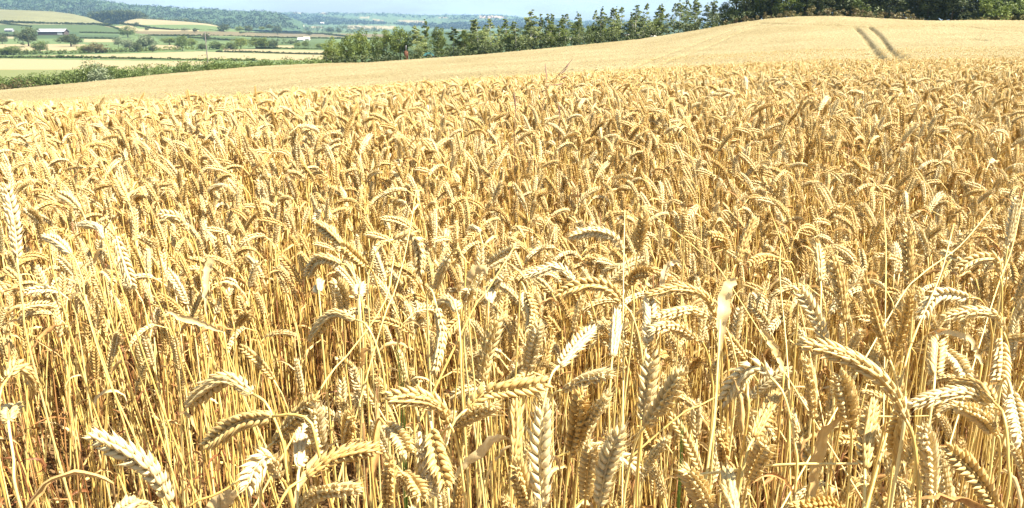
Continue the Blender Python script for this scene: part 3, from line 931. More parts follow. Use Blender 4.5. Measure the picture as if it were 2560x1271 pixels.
# ---- traced ears: neck ... tip in photograph pixels, height of the ear below the camera (m), what it looks like and where
HERO = [
    ([(427, 1257), (385, 1185), (328, 1141), (229, 1088)], .36, 'fat white wheat ear lying diagonally over the dark stems'),
    ([(632, 986), (576, 949), (530, 965), (477, 1009)], .33, 'cream wheat ear arching left over the pale stems left of the dark gap'),
    ([(681, 1042), (596, 1058), (513, 1115)], .34, 'slim cream wheat ear pointing down left below the cream arching one'),
    ([(20, 946), (40, 916), (70, 932), (85, 976)], .34, 'hooked white wheat ear curling right at the left edge'),
    ([(22, 1052), (24, 1030), (40, 1015)], .38, 'short white wheat ear on a straight pale stem at the left edge'),
    ([(290, 1290), (335, 1262), (385, 1290)], .37, 'white wheat ear cut by the lower edge under the fat diagonal one'),
    ([(685, 1108), (737, 1050), (788, 996)], .35, 'broad cream wheat ear leaning up right towards the dark gap'),
    ([(808, 1135), (791, 1080), (785, 1020)], .36, 'narrow golden wheat ear standing just below the dark gap'),
    ([(748, 1171), (755, 1115), (770, 1065)], .38, 'brown shaded wheat ear under the broad cream one'),
    ([(702, 1195), (672, 1146), (640, 1170), (618, 1225)], .36, 'bent white wheat ear with a brown shaded tip'),
    ([(765, 1194), (840, 1142), (944, 1122)], .355, 'long cream wheat ear reaching right, nearly level'),
    ([(970, 1275), (970, 1215), (973, 1150)], .38, 'upright white wheat ear crossing the lower edge'),
    ([(748, 1275), (798, 1234), (890, 1222)], .38, 'level golden wheat ear low above the bottom edge'),
    ([(1122, 1058), (1100, 1018), (1040, 994), (973, 994)], .34, 'white braided wheat ear arching left in the middle'),
    ([(864, 1115), (868, 1080), (877, 1035)], .37, 'small brown upright wheat ear right of the dark gap'),
    ([(963, 1062), (1000, 1095), (1017, 1131)], .37, 'short hanging wheat ear below the white braided arch'),
    ([(1080, 1075), (1090, 1130), (1115, 1214)], .37, 'white comb like wheat ear hanging straight down'),
    ([(1052, 1080), (1064, 1150), (1083, 1237)], .385, 'golden wheat ear hanging left of the white comb like one'),
    ([(1003, 1181), (1030, 1205), (1052, 1240)], .39, 'shaded brown wheat ear under the hanging pair'),
    ([(1169, 1022), (1210, 985), (1280, 972), (1368, 959)], .345, 'long white wheat ear stretched level to the right in the middle'),
    ([(1132, 1068), (1185, 1038), (1238, 1015)], .36, 'shorter cream wheat ear below the long level white one'),
    ([(1205, 955), (1218, 880), (1245, 800)], .34, 'tall beige wheat ear standing upright left of centre'),
    ([(1318, 930), (1330, 875), (1345, 815)], .345, 'upright golden wheat ear right of the tall beige one'),
    ([(1397, 916), (1434, 870), (1480, 822)], .35, 'grey brown shaded wheat ear leaning right'),
    ([(1407, 976), (1463, 949), (1526, 936)], .355, 'cream wheat ear leaning right below the grey brown one'),
    ([(1358, 1264), (1350, 1140), (1358, 1022)], .36, 'largest upright cream wheat ear in the lower centre'),
    ([(1457, 1111), (1475, 1055), (1517, 989)], .36, 'pale wheat ear leaning right beside a golden upright one'),
    ([(1427, 1138), (1444, 1060), (1454, 985)], .365, 'golden upright wheat ear touching the pale leaning one'),
    ([(1497, 1264), (1517, 1165), (1550, 1075)], .36, 'large yellow wheat ear leaning right at the bottom'),
    ([(1464, 1247), (1470, 1180), (1480, 1115)], .38, 'grey tinged wheat ear beside the large yellow one'),
    ([(1285, 1165), (1290, 1090), (1288, 999)], .375, 'slim golden upright wheat ear left of the largest one'),
    ([(1320, 1275), (1305, 1215), (1292, 1160)], .385, 'short golden wheat ear at the foot of the largest one'),
    ([(1613, 1068), (1655, 1010), (1705, 930)], .355, 'cream wheat ear, right half of a V shaped pair'),
    ([(1607, 1062), (1618, 975), (1630, 888)], .36, 'cream wheat ear, left half of a V shaped pair'),
    ([(1927, 945), (1900, 918), (1855, 935), (1808, 1006)], .345, 'grey green hooked wheat ear drooping left'),
    ([(1815, 1178), (1808, 1130), (1806, 1095)], .40, 'small upright wheat ear above the fallen straw'),
    ([(1884, 1098), (1914, 1040), (1940, 992)], .375, 'bushy golden wheat ear leaning right under the hooked one'),
    ([(1874, 1198), (1894, 1150), (1920, 1108)], .40, 'yellow wheat ear crossed by the fallen straw'),
    ([(1775, 1285), (1748, 1228), (1718, 1175)], .37, 'long haired white wheat ear at the bottom edge'),
    ([(1838, 1285), (1824, 1235), (1818, 1184)], .38, 'mouldy grey wheat ear beside the long haired one'),
    ([(1864, 982), (1858, 1030), (1865, 1090)], .39, 'thin orange wheat ear hanging beneath the hooked one'),
    ([(2262, 1045), (2235, 985), (2180, 928), (2100, 885), (2009, 860)], .29, 'longest braided wheat ear sweeping up left on the right side'),
    ([(2032, 1049), (2029, 980), (2016, 900)], .355, 'upright cream wheat ear under the tip of the longest one'),
    ([(2125, 1068), (2115, 1000), (2099, 936)], .35, 'upright wheat ear with a grey base and white tip'),
    ([(2162, 1174), (2163, 1105), (2178, 1010)], .375, 'slender pale upright wheat ear beneath the longest one'),
    ([(2256, 1020), (2244, 1080), (2238, 1150)], .37, 'beige wheat ear hanging below the neck of the longest one'),
    ([(2483, 1018), (2417, 982), (2350, 990), (2278, 1014)], .34, 'braided golden wheat ear arching left near the right edge'),
    ([(2486, 1008), (2450, 966), (2384, 962)], .335, 'feathery wheat ear lying on top of the braided golden one'),
    ([(2485, 1085), (2443, 1035), (2394, 1015)], .355, 'yellow wheat ear tucked under the braided golden one'),
    ([(2327, 1234), (2323, 1150), (2311, 1070)], .37, 'upright cream wheat ear with long points in the lower right'),
    ([(2496, 1280), (2440, 1190), (2370, 1122)], .35, 'thick pale wheat ear leaning up left in the lower right corner'),
    ([(2530, 985), (2545, 1050), (2557, 1115)], .35, 'comb like wheat ear hanging at the right edge'),
    ([(2112, 1290), (2060, 1262), (1985, 1272)], .38, 'white wheat ear just showing along the bottom edge'),
    ([(2503, 850), (2503, 905), (2496, 962)], .36, 'hanging wheat ear with a grey shaded lower half'),
    ([(2337, 939), (2340, 895), (2345, 850)], .36, 'small upright golden wheat ear above the braided arch'),
    ([(2367, 880), (2393, 905), (2417, 942)], .37, 'short wheat ear hanging right above the braided arch'),
    ([(43, 645), (35, 560), (15, 465)], .33, 'tall pale wheat ear standing at the left edge'),
    ([(102, 560), (85, 537), (66, 523)], .33, 'white wheat ear leaning left beside the tall pale one'),
    ([(198, 523), (175, 500), (145, 483)], .33, 'bright white wheat ear leaning left among beige ones'),
    ([(261, 598), (250, 572), (225, 563), (198, 564)], .335, 'white hooked wheat ear above the tall left stems'),
    ([(175, 635), (145, 605), (109, 590)], .345, 'pale wheat ear leaning left below the white hooked one'),
    ([(386, 618), (372, 603), (352, 592)], .345, 'small white wheat ear topping the left stems'),
    ([(290, 590), (306, 645), (330, 714)], .355, 'braided wheat ear hanging down among the left stems'),
    ([(320, 506), (303, 470), (287, 440)], .33, 'upright white wheat ear behind the left stems'),
    ([(470, 580), (445, 545), (400, 535)], .335, 'arched beige wheat ear ending the left group'),
    ([(594, 815), (603, 800), (620, 780)], .50, 'small white wheat ear low among the stems'),
    ([(855, 614), (827, 585), (792, 559)], .33, 'brilliant white wheat ear leaning left above the dark gap'),
    ([(915, 665), (885, 640), (857, 614)], .34, 'cream wheat ear continuing below the brilliant white one'),
    ([(850, 660), (815, 648), (790, 655), (769, 690)], .345, 'shaded grey wheat ear drooping left'),
    ([(858, 772), (855, 735), (842, 703)], .35, 'stout white wheat ear between two round ones'),
    ([(888, 800), (850, 784), (815, 800), (779, 848)], .345, 'braided wheat ear arching left above the dark gap'),
    ([(797, 730), (795, 716), (800, 708)], .35, 'round white wheat ear end on, left of three'),
    ([(898, 740), (897, 725), (903, 714)], .35, 'round white wheat ear end on, right of the stout one'),
    ([(1165, 750), (1168, 735), (1176, 722)], .35, 'round white wheat ear end on beside the slanting stalk'),
    ([(1222, 755), (1224, 740), (1232, 724)], .35, 'round cream wheat ear end on right of the slanting stalk'),
    ([(1142, 780), (1135, 758), (1112, 756), (1096, 775)], .345, 'hooked white wheat ear above a golden hanging one'),
    ([(1092, 770), (1104, 835), (1087, 930)], .35, 'broad golden wheat ear hanging left of centre'),
    ([(985, 600), (1028, 590), (1048, 625), (1050, 685)], .345, 'golden wheat ear bending right and down'),
    ([(1125, 640), (1105, 675), (1090, 718)], .345, 'comb like wheat ear hanging beside the folded leaf'),
    ([(1215, 660), (1245, 640), (1291, 614)], .335, 'pale wheat ear pointing up right beside the long dark stalk'),
    ([(1225, 735), (1238, 708), (1256, 690)], .34, 'blazing white wheat ear below the long dark stalk'),
    ([(1789, 790), (1760, 740), (1696, 722), (1620, 738)], .325, 'neatly braided wheat ear arching left beside the broad leaf'),
    ([(1779, 796), (1735, 776), (1690, 780), (1637, 796)], .335, 'second braided wheat ear just below the arching one'),
    ([(1740, 850), (1700, 822), (1670, 815), (1630, 826)], .35, 'third and shortest braided wheat ear of the arching set'),
    ([(1554, 625), (1535, 595), (1485, 580), (1425, 592)], .33, 'arched golden wheat ear left of the tall thin straw'),
    ([(1557, 760), (1520, 720), (1460, 712), (1396, 735)], .335, 'pale arched wheat ear crossing the tall thin straw'),
    ([(1574, 712), (1592, 685), (1627, 680)], .335, 'white wheat ear bending right from the tall thin straw'),
    ([(1617, 860), (1625, 800), (1622, 742)], .345, 'upright beige wheat ear left of the braided arches'),
    ([(1531, 895), (1537, 835), (1541, 785)], .355, 'upright pale wheat ear beside the thin straw'),
    ([(1316, 735), (1330, 780), (1325, 825)], .35, 'white tipped wheat ear hanging in the centre'),
    ([(1437, 703), (1390, 668), (1318, 690)], .34, 'long tan wheat ear arching over the centre'),
    ([(1840, 660), (1862, 600), (1885, 545)], .33, 'upright pale wheat ear leaning right behind the broad leaf'),
    ([(1962, 655), (1915, 645), (1872, 662)], .33, 'ragged white wheat ear lying level right of the broad leaf'),
    ([(1812, 625), (1804, 598), (1775, 588)], .33, 'white nodding wheat ear above the broad leaf'),
    ([(1710, 585), (1710, 560), (1712, 532)], .335, 'yellow upright wheat ear on a thin green tinged stem'),
    ([(1595, 628), (1603, 580), (1610, 540)], .335, 'beige upright wheat ear right of the thin straw'),
    ([(2065, 868), (2040, 795), (1996, 722)], .345, 'grey green wheat ear leaning left with a white tip'),
    ([(2111, 805), (2102, 725), (2085, 650)], .33, 'bright upright braided wheat ear with a white ridge'),
    ([(2224, 900), (2192, 800), (2160, 702)], .335, 'long olive gold wheat ear leaning left'),
    ([(2244, 875), (2265, 800), (2277, 733)], .34, 'upright wheat ear forming a V with the olive gold one'),
    ([(2277, 725), (2270, 650), (2268, 578)], .325, 'dark ridged golden wheat ear standing upright'),
    ([(2508, 830), (2490, 790), (2430, 780), (2362, 795)], .33, 'smooth braided wheat ear arching left near the right edge'),
    ([(2420, 745), (2370, 735), (2335, 745), (2300, 795)], .335, 'comb like wheat ear drooping left of the smooth arch'),
    ([(2500, 690), (2490, 650), (2440, 650), (2395, 675)], .325, 'arched wheat ear above the crossing brown stalk'),
    ([(2382, 645), (2420, 595), (2461, 552)], .325, 'golden wheat ear pointing up right over the brown stalk'),
    ([(2520, 615), (2530, 555), (2541, 500)], .32, 'shaded upright wheat ear at the right edge'),
    ([(2052, 705), (2050, 660), (2045, 615)], .335, 'grey tipped upright wheat ear left of the white ridged one'),
]

GROUP = 'wheat stalks in the foreground of the field'
GZ = 0.0
def make_stalk(label, geos, loc, rz=0.0):
    root = empty('wheat_stalk', loc, label, 'wheat', GROUP)
    root.rotation_euler = (0, 0, rz)
    for nm, g, m in zip(('ear', 'stem', 'leaf'), geos, WH):
        for q in (g if isinstance(g, list) else [g]):
            me = q.mesh(nm, [m]) if isinstance(q, Geo) else q
            o = link(bpy.data.objects.new(nm, me), root)
    return root

hero_xy = []
for hi, (pp, zr, lab) in enumerate(HERO):
    r = np.random.default_rng(900 + hi)
    pp = np.array(pp, float)
    plen = np.linalg.norm(np.diff(pp, axis=0), axis=1).sum()
    mid = pp.mean(0)
    dep = PITCH - math.atan((635.5 - mid[1]) / F)
    Y = zr / math.tan(dep)
    d = Y * math.cos(PITCH) + zr * math.sin(PITCH)
    d = min(d, 0.105 * F / plen)
    flatL = plen * d / F
    Lw = max(flatL, r.uniform(0.072, 0.086))
    ddep = math.sqrt(max(0, Lw * Lw - flatL * flatL)) * (-1 if r.random() < 0.6 else 1)
    seg = np.concatenate([[0], np.cumsum(np.linalg.norm(np.diff(pp, axis=0), axis=1))]); seg /= seg[-1]
    D = d + (seg - 0.5) * ddep
    u, v = (pp[:, 0] - 1280) / F, (635.5 - pp[:, 1]) / F
    W = np.stack([u * D, D * math.cos(PITCH) + v * D * math.sin(PITCH), CZ - D * math.sin(PITCH) + v * D * math.cos(PITCH)], -1)
    neck = W[0]
    t0 = catmull(W, 40); t0 = t0[0] - t0[3]; t0 /= np.linalg.norm(t0)
    lean = np.array([r.normal(0, 0.035) + (0.10 if mid[0] < 700 else 0.0), r.normal(0.03, 0.03)])
    # the stem leaves the neck along the ear's line, then turns down to the soil
    down = np.array([0, 0, -1.0])
    if t0[2] > 0.2:                                   # hanging ear: the stem rises a little, bends over, comes down
        side = np.array([t0[0], t0[1], 0]); side /= np.linalg.norm(side) + 1e-6
        if np.linalg.norm([t0[0], t0[1]]) < 0.15:
            side = np.array([r.choice([-1, 1]) * 1.0, 0.3, 0])
        p1 = neck + t0 * 0.020 + side * 0.004
        p2 = p1 + side * 0.014 + t0 * 0.004 + down * 0.008
        p3 = p2 + side * 0.008 + down * 0.045
        top = [neck, p1, p2, p3]
    else:
        p1 = neck + t0 * 0.02
        p2 = p1 + t0 * 0.02 + down * 0.03
        p3 = p2 + t0 * 0.008 + down * 0.06
        top = [neck, p1, p2, p3]
    base = np.array([p3[0] + lean[0], p3[1] + lean[1], GZ])
    q = p3 * 0.62 + base * 0.38 + np.array([r.normal(0, 0.006), 0, 0])
    root_xyz = base.copy()
    S = np.array([base, p3 * 0.25 + base * 0.75, q] + top[::-1]) - root_xyz
    eg = ear_geo(W - root_xyz, r.uniform(0, 3.14) if 'braid' not in lab else 0.3, r.uniform(0.98, 1.18), 40 + hi)
    sg = stem_geo(S, r.uniform(0.0019, 0.0025), 0.0013, 6, (0.3, 0.6), 110)
    lg = []
    if r.random() < 0.5:
        az = r.uniform(0, 6.28)
        lg = [leaf_geo(S[2] if r.random() < .5 else S[3], (math.cos(az), math.sin(az), r.uniform(0.6, 4)), r.uniform(0.07, 0.15), r.uniform(0.004, 0.009), r.uniform(0.8, 4.0), hi)]
    make_stalk(lab, (eg, sg, lg), root_xyz)
    hero_xy.append(root_xyz[:2])
hero_xy = np.array(hero_xy)

# ---- fill positions
HOLE = ((755 - 1280) / F * 1.85, 1.78)
def in_clearing(x, y):
    """the trodden opening in front of the camera: left of the traced ears the crop starts farther away"""
    px = 1280 + F * x / (y * math.cos(PITCH) + 0.1)
    lim = np.interp(px, [-400, 0, 120, 430, 700, 780, 860, 1000, 3000], [1.30, 1.42, 1.55, 1.62, 1.70, 1.45, 1.12, 0.88, 0.80])
    if math.hypot(x - HOLE[0], (y - HOLE[1]) * 0.8) < 0.19:
        return True
    return y < lim

fill = []
def place(y0, y1, dens, minpx=-450, maxpx=3010):
    out = []
    n = int(dens * (y1 ** 2 - y0 ** 2) * (maxpx - minpx) / F * 0.5 * 1.04)
    ys = np.sqrt(rng.uniform(y0 ** 2, y1 ** 2, n))
    ps = rng.uniform(minpx, maxpx, n)
    xs = (ps - 1280) / F * (ys * 0.98 + 0.05)
    return xs, ys

cand = []
xs, ys = place(0.6, 1.6, 200)
cand.append((xs, ys))
xs, ys = place(1.6, 5.0, 560)
cand.append((xs, ys))
xs, ys = place(5.0, 9.0, 520)
cand.append((xs, ys))
xs = np.concatenate([c[0] for c in cand]); ys = np.concatenate([c[1] for c in cand])
keep = np.array([not in_clearing(x, y) for x, y in zip(xs, ys)])
_pp = 1280 + F * xs / (ys * 0.98 + 0.05)
keep &= ~((ys < 2.4) & (_pp < 1000) & (rng.random(len(xs)) < 0.34))
keep &= ~((np.hypot(xs - 0, ys) < 0.7))
xs, ys = xs[keep], ys[keep]
N = len(xs)
idx = rng.integers(0, len(LIB), N)
rz = np.where(rng.random(N) < 0.35, rng.normal(0.0, 0.8, N), rng.uniform(-3.14, 3.14, N))
tilt = rng.normal(0, 0.075, (N, 2))
scl = rng.normal(1.0, 0.03, N)
cz = np.array([canopy_z(x, y) for x, y in zip(xs, ys)])
gz = cz - WH_H
scl = scl * np.interp(ys, [1.6, 2.6], [1.0, 0.95]) * (1 + 0.035 * np.sin(xs * 2.3 + 1.3 * np.sin(ys * 1.1)) * np.sin(ys * 1.9 + xs))
# near the camera a little shorter so that the traced ears stand free
scl = np.where(ys < 1.5, scl * 0.94, scl)

# the nearest ones in view are plants of their own
tops = []
for x, y, z, s in zip(xs, ys, gz, scl):
    tops.append(proj((x, y, z + WH_H * s)))
tops = np.array(tops)
vis = (tops[:, 0] > 10) & (tops[:, 0] < 2550) & (tops[:, 1] < 1265) & (tops[:, 1] > 100)
order = np.where(vis)[0]
order = order[np.argsort(tops[order, 2])]
single = order[:300 - len(HERO)]
meshes = {}

BANDS = [(1271, 1050, 'along the bottom edge'), (1050, 900, 'in the second band up from the bottom'), (900, 780, 'just below mid height'),
         (780, 690, 'at mid height'), (690, 620, 'just above mid height'), (620, 0, 'behind the traced front stalks')]
def band(py):
    for k, (a, b, t) in enumerate(BANDS):
        if py >= b:
            return k
    return len(BANDS) - 1
def direction(form, rz_):
    dx, dy = -math.cos(rz_), -math.sin(rz_)
    if form == 'upright':
        return 'straight'
    if abs(dx) > abs(dy):
        return 'towards the left' if dx < 0 else 'towards the right'
    return 'away' if dy > 0 else 'towards the viewer'
lab_of = {}
buckets = {}
for i in single:
    form = LIB[idx[i]][0]
    key = (band(tops[i, 1]), form, direction(form, rz[i]))
    buckets.setdefault(key, []).append(i)
WHERE = ['low down near the bottom edge', 'in the lower part', 'a little below the middle', 'around the middle', 'a little above the middle', 'behind the front stalks']
for (bk, form, dr), lst in buckets.items():
    lst.sort(key=lambda i: tops[i, 0])
    for q, i in enumerate(lst):
        word = {'upright': 'upright', 'leaning': 'leaning', 'nodding': 'nodding', 'hooked': 'hooked'}[form]
        verb = 'standing straight' if form == 'upright' else {'towards the left': 'facing left', 'towards the right': 'facing right', 'away': 'facing away', 'towards the viewer': 'facing forward'}[dr]
        o_ = ORD[min(q, 19)] if len(lst) > 1 else 'only one'
        lab_of[i] = '%s wheat ear %s, %s from left %s' % (word, verb, o_ if len(lst) > 1 else 'single one', WHERE[bk])
for i in single:
    v = idx[i]
    if v not in meshes:
        form, e, st, lf = LIB[v]
        meshes[v] = (e.mesh('ear', [M_EAR]), st.mesh('stem', [M_STEM]), [q.mesh('leaf', [M_LEAF]) for q in lf])
    root = empty('wheat_stalk', (xs[i], ys[i], gz[i]), lab_of[i], 'wheat', GROUP)
    root.rotation_euler = (tilt[i, 0], tilt[i, 1], rz[i])
    root.scale = (scl[i],) * 3
    for nm, me in zip(('ear', 'stem', 'leaf'), meshes[v]):
        for q in (me if isinstance(me, list) else [me]):
            link(bpy.data.objects.new(nm, q), root)
mask = np.ones(N, bool); mask[single] = False
pts = np.stack([xs, ys, gz], -1)[mask]
rot = np.stack([tilt[:, 0], tilt[:, 1], rz], -1)[mask]
scatter('wheat', pts, rot, scl[mask], idx[mask], COL_NEAR, 'dense ripe golden wheat behind the foreground stalks')

# lower storey of bare straws and hanging leaves
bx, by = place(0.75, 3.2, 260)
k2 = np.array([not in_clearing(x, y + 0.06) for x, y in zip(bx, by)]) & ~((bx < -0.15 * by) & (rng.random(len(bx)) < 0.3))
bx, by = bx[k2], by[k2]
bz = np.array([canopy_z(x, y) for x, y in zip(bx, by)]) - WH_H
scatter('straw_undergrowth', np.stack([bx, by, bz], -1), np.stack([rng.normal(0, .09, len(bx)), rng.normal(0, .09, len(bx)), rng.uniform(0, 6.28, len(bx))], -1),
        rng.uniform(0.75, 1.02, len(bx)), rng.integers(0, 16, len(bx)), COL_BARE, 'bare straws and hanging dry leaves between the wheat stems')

# middle distance: simpler plants standing through the canopy surface
parts = []
for y0, y1, dn in ((9, 14, 300), (14, 22, 160), (22, 36, 70), (36, 64, 18)):
    x_, y_ = place(y0, y1, dn, -300, 2860)
    parts.append(np.stack([x_, y_], -1))
m_ = np.concatenate(parts)
_mp = np.array([proj((x, y, canopy_z(x, y))) for x, y in m_])
_ok = np.ones(len(m_), bool)
for line, depth, bare in TRACKS[:2]:
    l = np.array(line, float)
    xc = np.interp(_mp[:, 1], l[:, 1], l[:, 0]); hw = np.interp(_mp[:, 1], l[:, 1], l[:, 2]) * 1.2
    _ok &= ~((_mp[:, 1] > 60) & (_mp[:, 1] < 156) & (np.abs(_mp[:, 0] - xc) < hw))
m_ = m_[_ok]
mz = np.array([canopy_z(x, y) for x, y in m_]) - WH_H
sc = rng.normal(1.0, 0.04, len(m_)) + np.interp(m_[:, 1], [9, 12, 20, 60], [0.0, 0.05, 0.08, 0.10])
scatter('wheat', np.c_[m_, mz], np.stack([rng.normal(0, .05, len(m_)), rng.normal(0, .05, len(m_)), rng.uniform(-3.14, 3.14, len(m_))], -1),
        sc, rng.integers(0, 16, len(m_)), COL_FAR, 'distant wheat ears fading into the smooth field')

# ---------------------------------------------------------------- broad leaves, straws and grasses traced from the photograph
def px_curve(pts, zrel=None, depth=None):
    pts = np.array(pts, float)
    D = np.interp(np.linspace(0, 1, len(pts)), np.linspace(0, 1, len(depth)), depth)
    u, v = (pts[:, 0] - 1280) / F, (635.5 - pts[:, 1]) / F
    return np.stack([u * D, D * math.cos(PITCH) + v * D * math.sin(PITCH), CZ - D * math.sin(PITCH) + v * D * math.cos(PITCH)], -1)

def blade_thing(name, label, pts, depth, wpx, cat='leaf', twist=0.3, m=None):
    """a withered blade on its own straw: stem (thing's own part) and leaf"""
    C = px_curve(pts, depth=depth)
    base = np.array([C[0][0] + 0.01, C[0][1] + 0.02, 0.0])
    root = empty(name, base, label, cat, 'withered blades and straws between the ears')
    n = 18
    Cc = catmull(C, n) - base
    Cc[2:] += rng.normal(0, 0.0011, Cc[2:].shape)
    w = rng.uniform(0.85, 1.12, n) * np.interp(np.linspace(0, 1, n), np.linspace(0, 1, len(wpx)), wpx) * np.mean(depth) / F
    # the blade faces the viewer: pick the roll that turns its width across the line of sight
    T, Nn, B = frames(Cc)
    view = np.array([0, math.cos(PITCH), -math.sin(PITCH)])
    best = min(np.linspace(0, math.pi, 24), key=lambda a: abs(np.dot(Nn[n // 2] * math.cos(a) + B[n // 2] * math.sin(a), view)))
    V, Fc = ribbon(Cc, w, best - twist * .5, twist, 0.22)
    g = Geo().add(V, Fc)
    link(bpy.data.objects.new('leaf', g.mesh('leaf', [m or (M_LEAF if 'brown' in label else M_BLADE)])), root)
    s = stem_geo(np.array([[0, 0, 0], Cc[0] * [0.3, 0.3, .5], Cc[0]]), 0.0018, 0.0014)
    link(bpy.data.objects.new('stem', s.mesh('stem', [M_STEM])), root)

blade_thing('dry_wheat_leaf', 'broad cream dry leaf standing on edge beside the braided arches', [(1795, 900), (1800, 840), (1808, 770), (1815, 715), (1840, 705)], (1.0, 1.0), (4, 14, 32, 40, 20))
blade_thing('dry_wheat_leaf', 'folded tan leaf crossing the lower centre up to the right', [(1120, 1215), (1165, 1165), (1215, 1118), (1255, 1095), (1275, 1100)], (0.82, 0.78), (5, 14, 26, 24, 6))
blade_thing('dry_wheat_leaf', 'bright folded leaf standing out left of centre', [(1150, 730), (1165, 705), (1185, 680), (1205, 672), (1222, 688)], (1.2, 1.18), (6, 14, 20, 22, 6))
blade_thing('dry_wheat_leaf', 'curled pale leaf low at the bottom left', [(520, 1290), (545, 1262), (580, 1240), (600, 1236)], (0.8, 0.78), (30, 44, 36, 8))
blade_thing('dry_wheat_leaf', 'wide shaded brown leaf in the lower right', [(2030, 1240), (2040, 1150), (2060, 1080), (2100, 1050), (2140, 1052)], (0.84, 0.8), (16, 28, 34, 22, 4))
blade_thing('dry_wheat_leaf', 'long curved tan leaf near the right edge', [(2455, 910), (2440, 880), (2425, 848), (2400, 838), (2340, 830)], (1.0, 0.98), (8, 14, 16, 15, 3))
blade_thing('dry_wheat_leaf', 'pale funnel shaped leaf on the left stems', [(515, 780), (516, 720), (520, 670), (530, 645)], (1.45, 1.45), (5, 10, 16, 20))
blade_thing('dry_wheat_leaf', 'shaded tan leaf bent over beside the thin straw', [(1655, 720), (1660, 680), (1675, 660), (1695, 655), (1705, 675)], (1.2, 1.2), (10, 16, 16, 12, 3))
blade_thing('dry_wheat_leaf', 'rust brown leaf leaning right of the broad cream leaf', [(1960, 930), (1940, 880), (1915, 835), (1900, 825)], (1.0, 1.0), (14, 18, 16, 8))
blade_thing('dry_wheat_leaf', 'pale level leaf crossing the left stems', [(560, 830), (510, 810), (455, 795), (420, 780)], (1.4, 1.38), (4, 14, 16, 5))

def straw_thing(name, label, pts, depth, r0=0.0016, r1=0.0012, m=None, to_ground=True, group='withered blades and straws between the ears'):
    C = px_curve(pts, depth=depth)
    if to_ground:
        dirn = (C[0] - C[1]) / np.linalg.norm(C[0] - C[1]) + np.array([0, 0, -0.25])
        b = C[0] + dirn * min(0.35, (C[0][2] - 0.01) / max(0.2, -dirn[2]))
        C = np.vstack([b, C])
    base = C[0].copy()
    g = stem_geo(C - base, r0 * 0.82, r1 * 0.75, 6, (0.35, 0.7), 30)
    o = link(bpy.data.objects.new(name, g.mesh(name, [m or M_STEM])))
    o.location = base
    put(o, label=label, category='straw', group=group)

straw_thing('fallen_straw', 'ribbed pale straw lying level across the stems in the lower right', [(1735, 1188), (1850, 1175), (1960, 1162), (2145, 1160)], (0.86, 0.80), 0.0019, 0.0016, to_ground=False)
straw_thing('fallen_straw', 'thin pale straw lying level below the longest ear', [(2140, 1040), (2240, 1042), (2330, 1040)], (0.9, 0.88), 0.0011, 0.001, to_ground=False)
straw_thing('leaning_straw', 'golden straw slanting up right from the bottom left corner', [(430, 1300), (540, 1240), (640, 1170)], (0.78, 0.78), 0.0018, 0.0014)
straw_thing('leaning_straw', 'long tan straw slanting up right across the dark gap', [(780, 1010), (860, 900), (960, 760), (985, 640)], (1.0, 1.1), 0.0018, 0.0012)
straw_thing('leaning_straw', 'long brown stalk slanting up right left of centre', [(940, 860), (990, 720), (1020, 600), (1040, 480)], (1.1, 1.25), 0.0017, 0.001)
straw_thing('leaning_straw', 'flat brown stalk rising right from the white round ear', [(1150, 840), (1210, 740), (1260, 660), (1290, 610)], (1.0, 1.05), 0.0026, 0.0012)
straw_thing('leaning_straw', 'tall thin pale straw rising straight through the centre', [(1558, 940), (1558, 800), (1559, 660), (1562, 525)], (1.0, 1.15), 0.0014, 0.0009)
straw_thing('leaning_straw', 'thin straw slanting up left over the centre right', [(1830, 720), (1760, 640), (1690, 580), (1600, 515)], (1.1, 1.25), 0.0012, 0.0008)
straw_thing('leaning_straw', 'thick pale stem leaning slightly right beside the broad leaf', [(1765, 1200), (1785, 1050), (1795, 900), (1800, 800)], (0.92, 0.98), 0.0026, 0.0018)
straw_thing('leaning_straw', 'pale stalk slanting up right among the braided ears', [(2250, 960), (2290, 830), (2350, 690), (2385, 560)], (0.95, 1.1), 0.0026, 0.0012)
straw_thing('leaning_straw', 'brown stalk crossing low behind the pale slanting one', [(2230, 780), (2300, 690), (2400, 615), (2480, 520)], (1.1, 1.3), 0.0014, 0.001)
straw_thing('leaning_straw', 'dark red brown stem standing right of the broad leaf', [(1975, 1180), (1968, 900), (1950, 700), (1952, 610)], (1.0, 1.2), 0.0022, 0.0011)
straw_thing('leaning_straw', 'thin tan straw slanting up left beside the dark stem', [(1995, 740), (1965, 640), (1930, 540), (1918, 510)], (1.2, 1.4), 0.0013, 0.0009)
straw_thing('leaning_straw', 'tan straw slanting up right behind the V shaped pair', [(1650, 1080), (1760, 1010), (1850, 960), (1880, 940)], (1.0, 1.0), 0.0016, 0.0014)
straw_thing('leaning_straw', 'pale straight stem crossing the lower left stems', [(420, 1290), (340, 1100), (260, 920), (180, 650)], (1.15, 1.35), 0.0021, 0.0014)
straw_thing('leaning_straw', 'tall straw rising above the ears on the right', [(2215, 660), (2212, 560), (2210, 490)], (1.4, 1.6), 0.0014, 0.001)
straw_thing('leaning_straw', 'slender straw leaning right above the right hand ears', [(2480, 760), (2530, 620), (2560, 480)], (1.2, 1.4), 0.0015, 0.001)

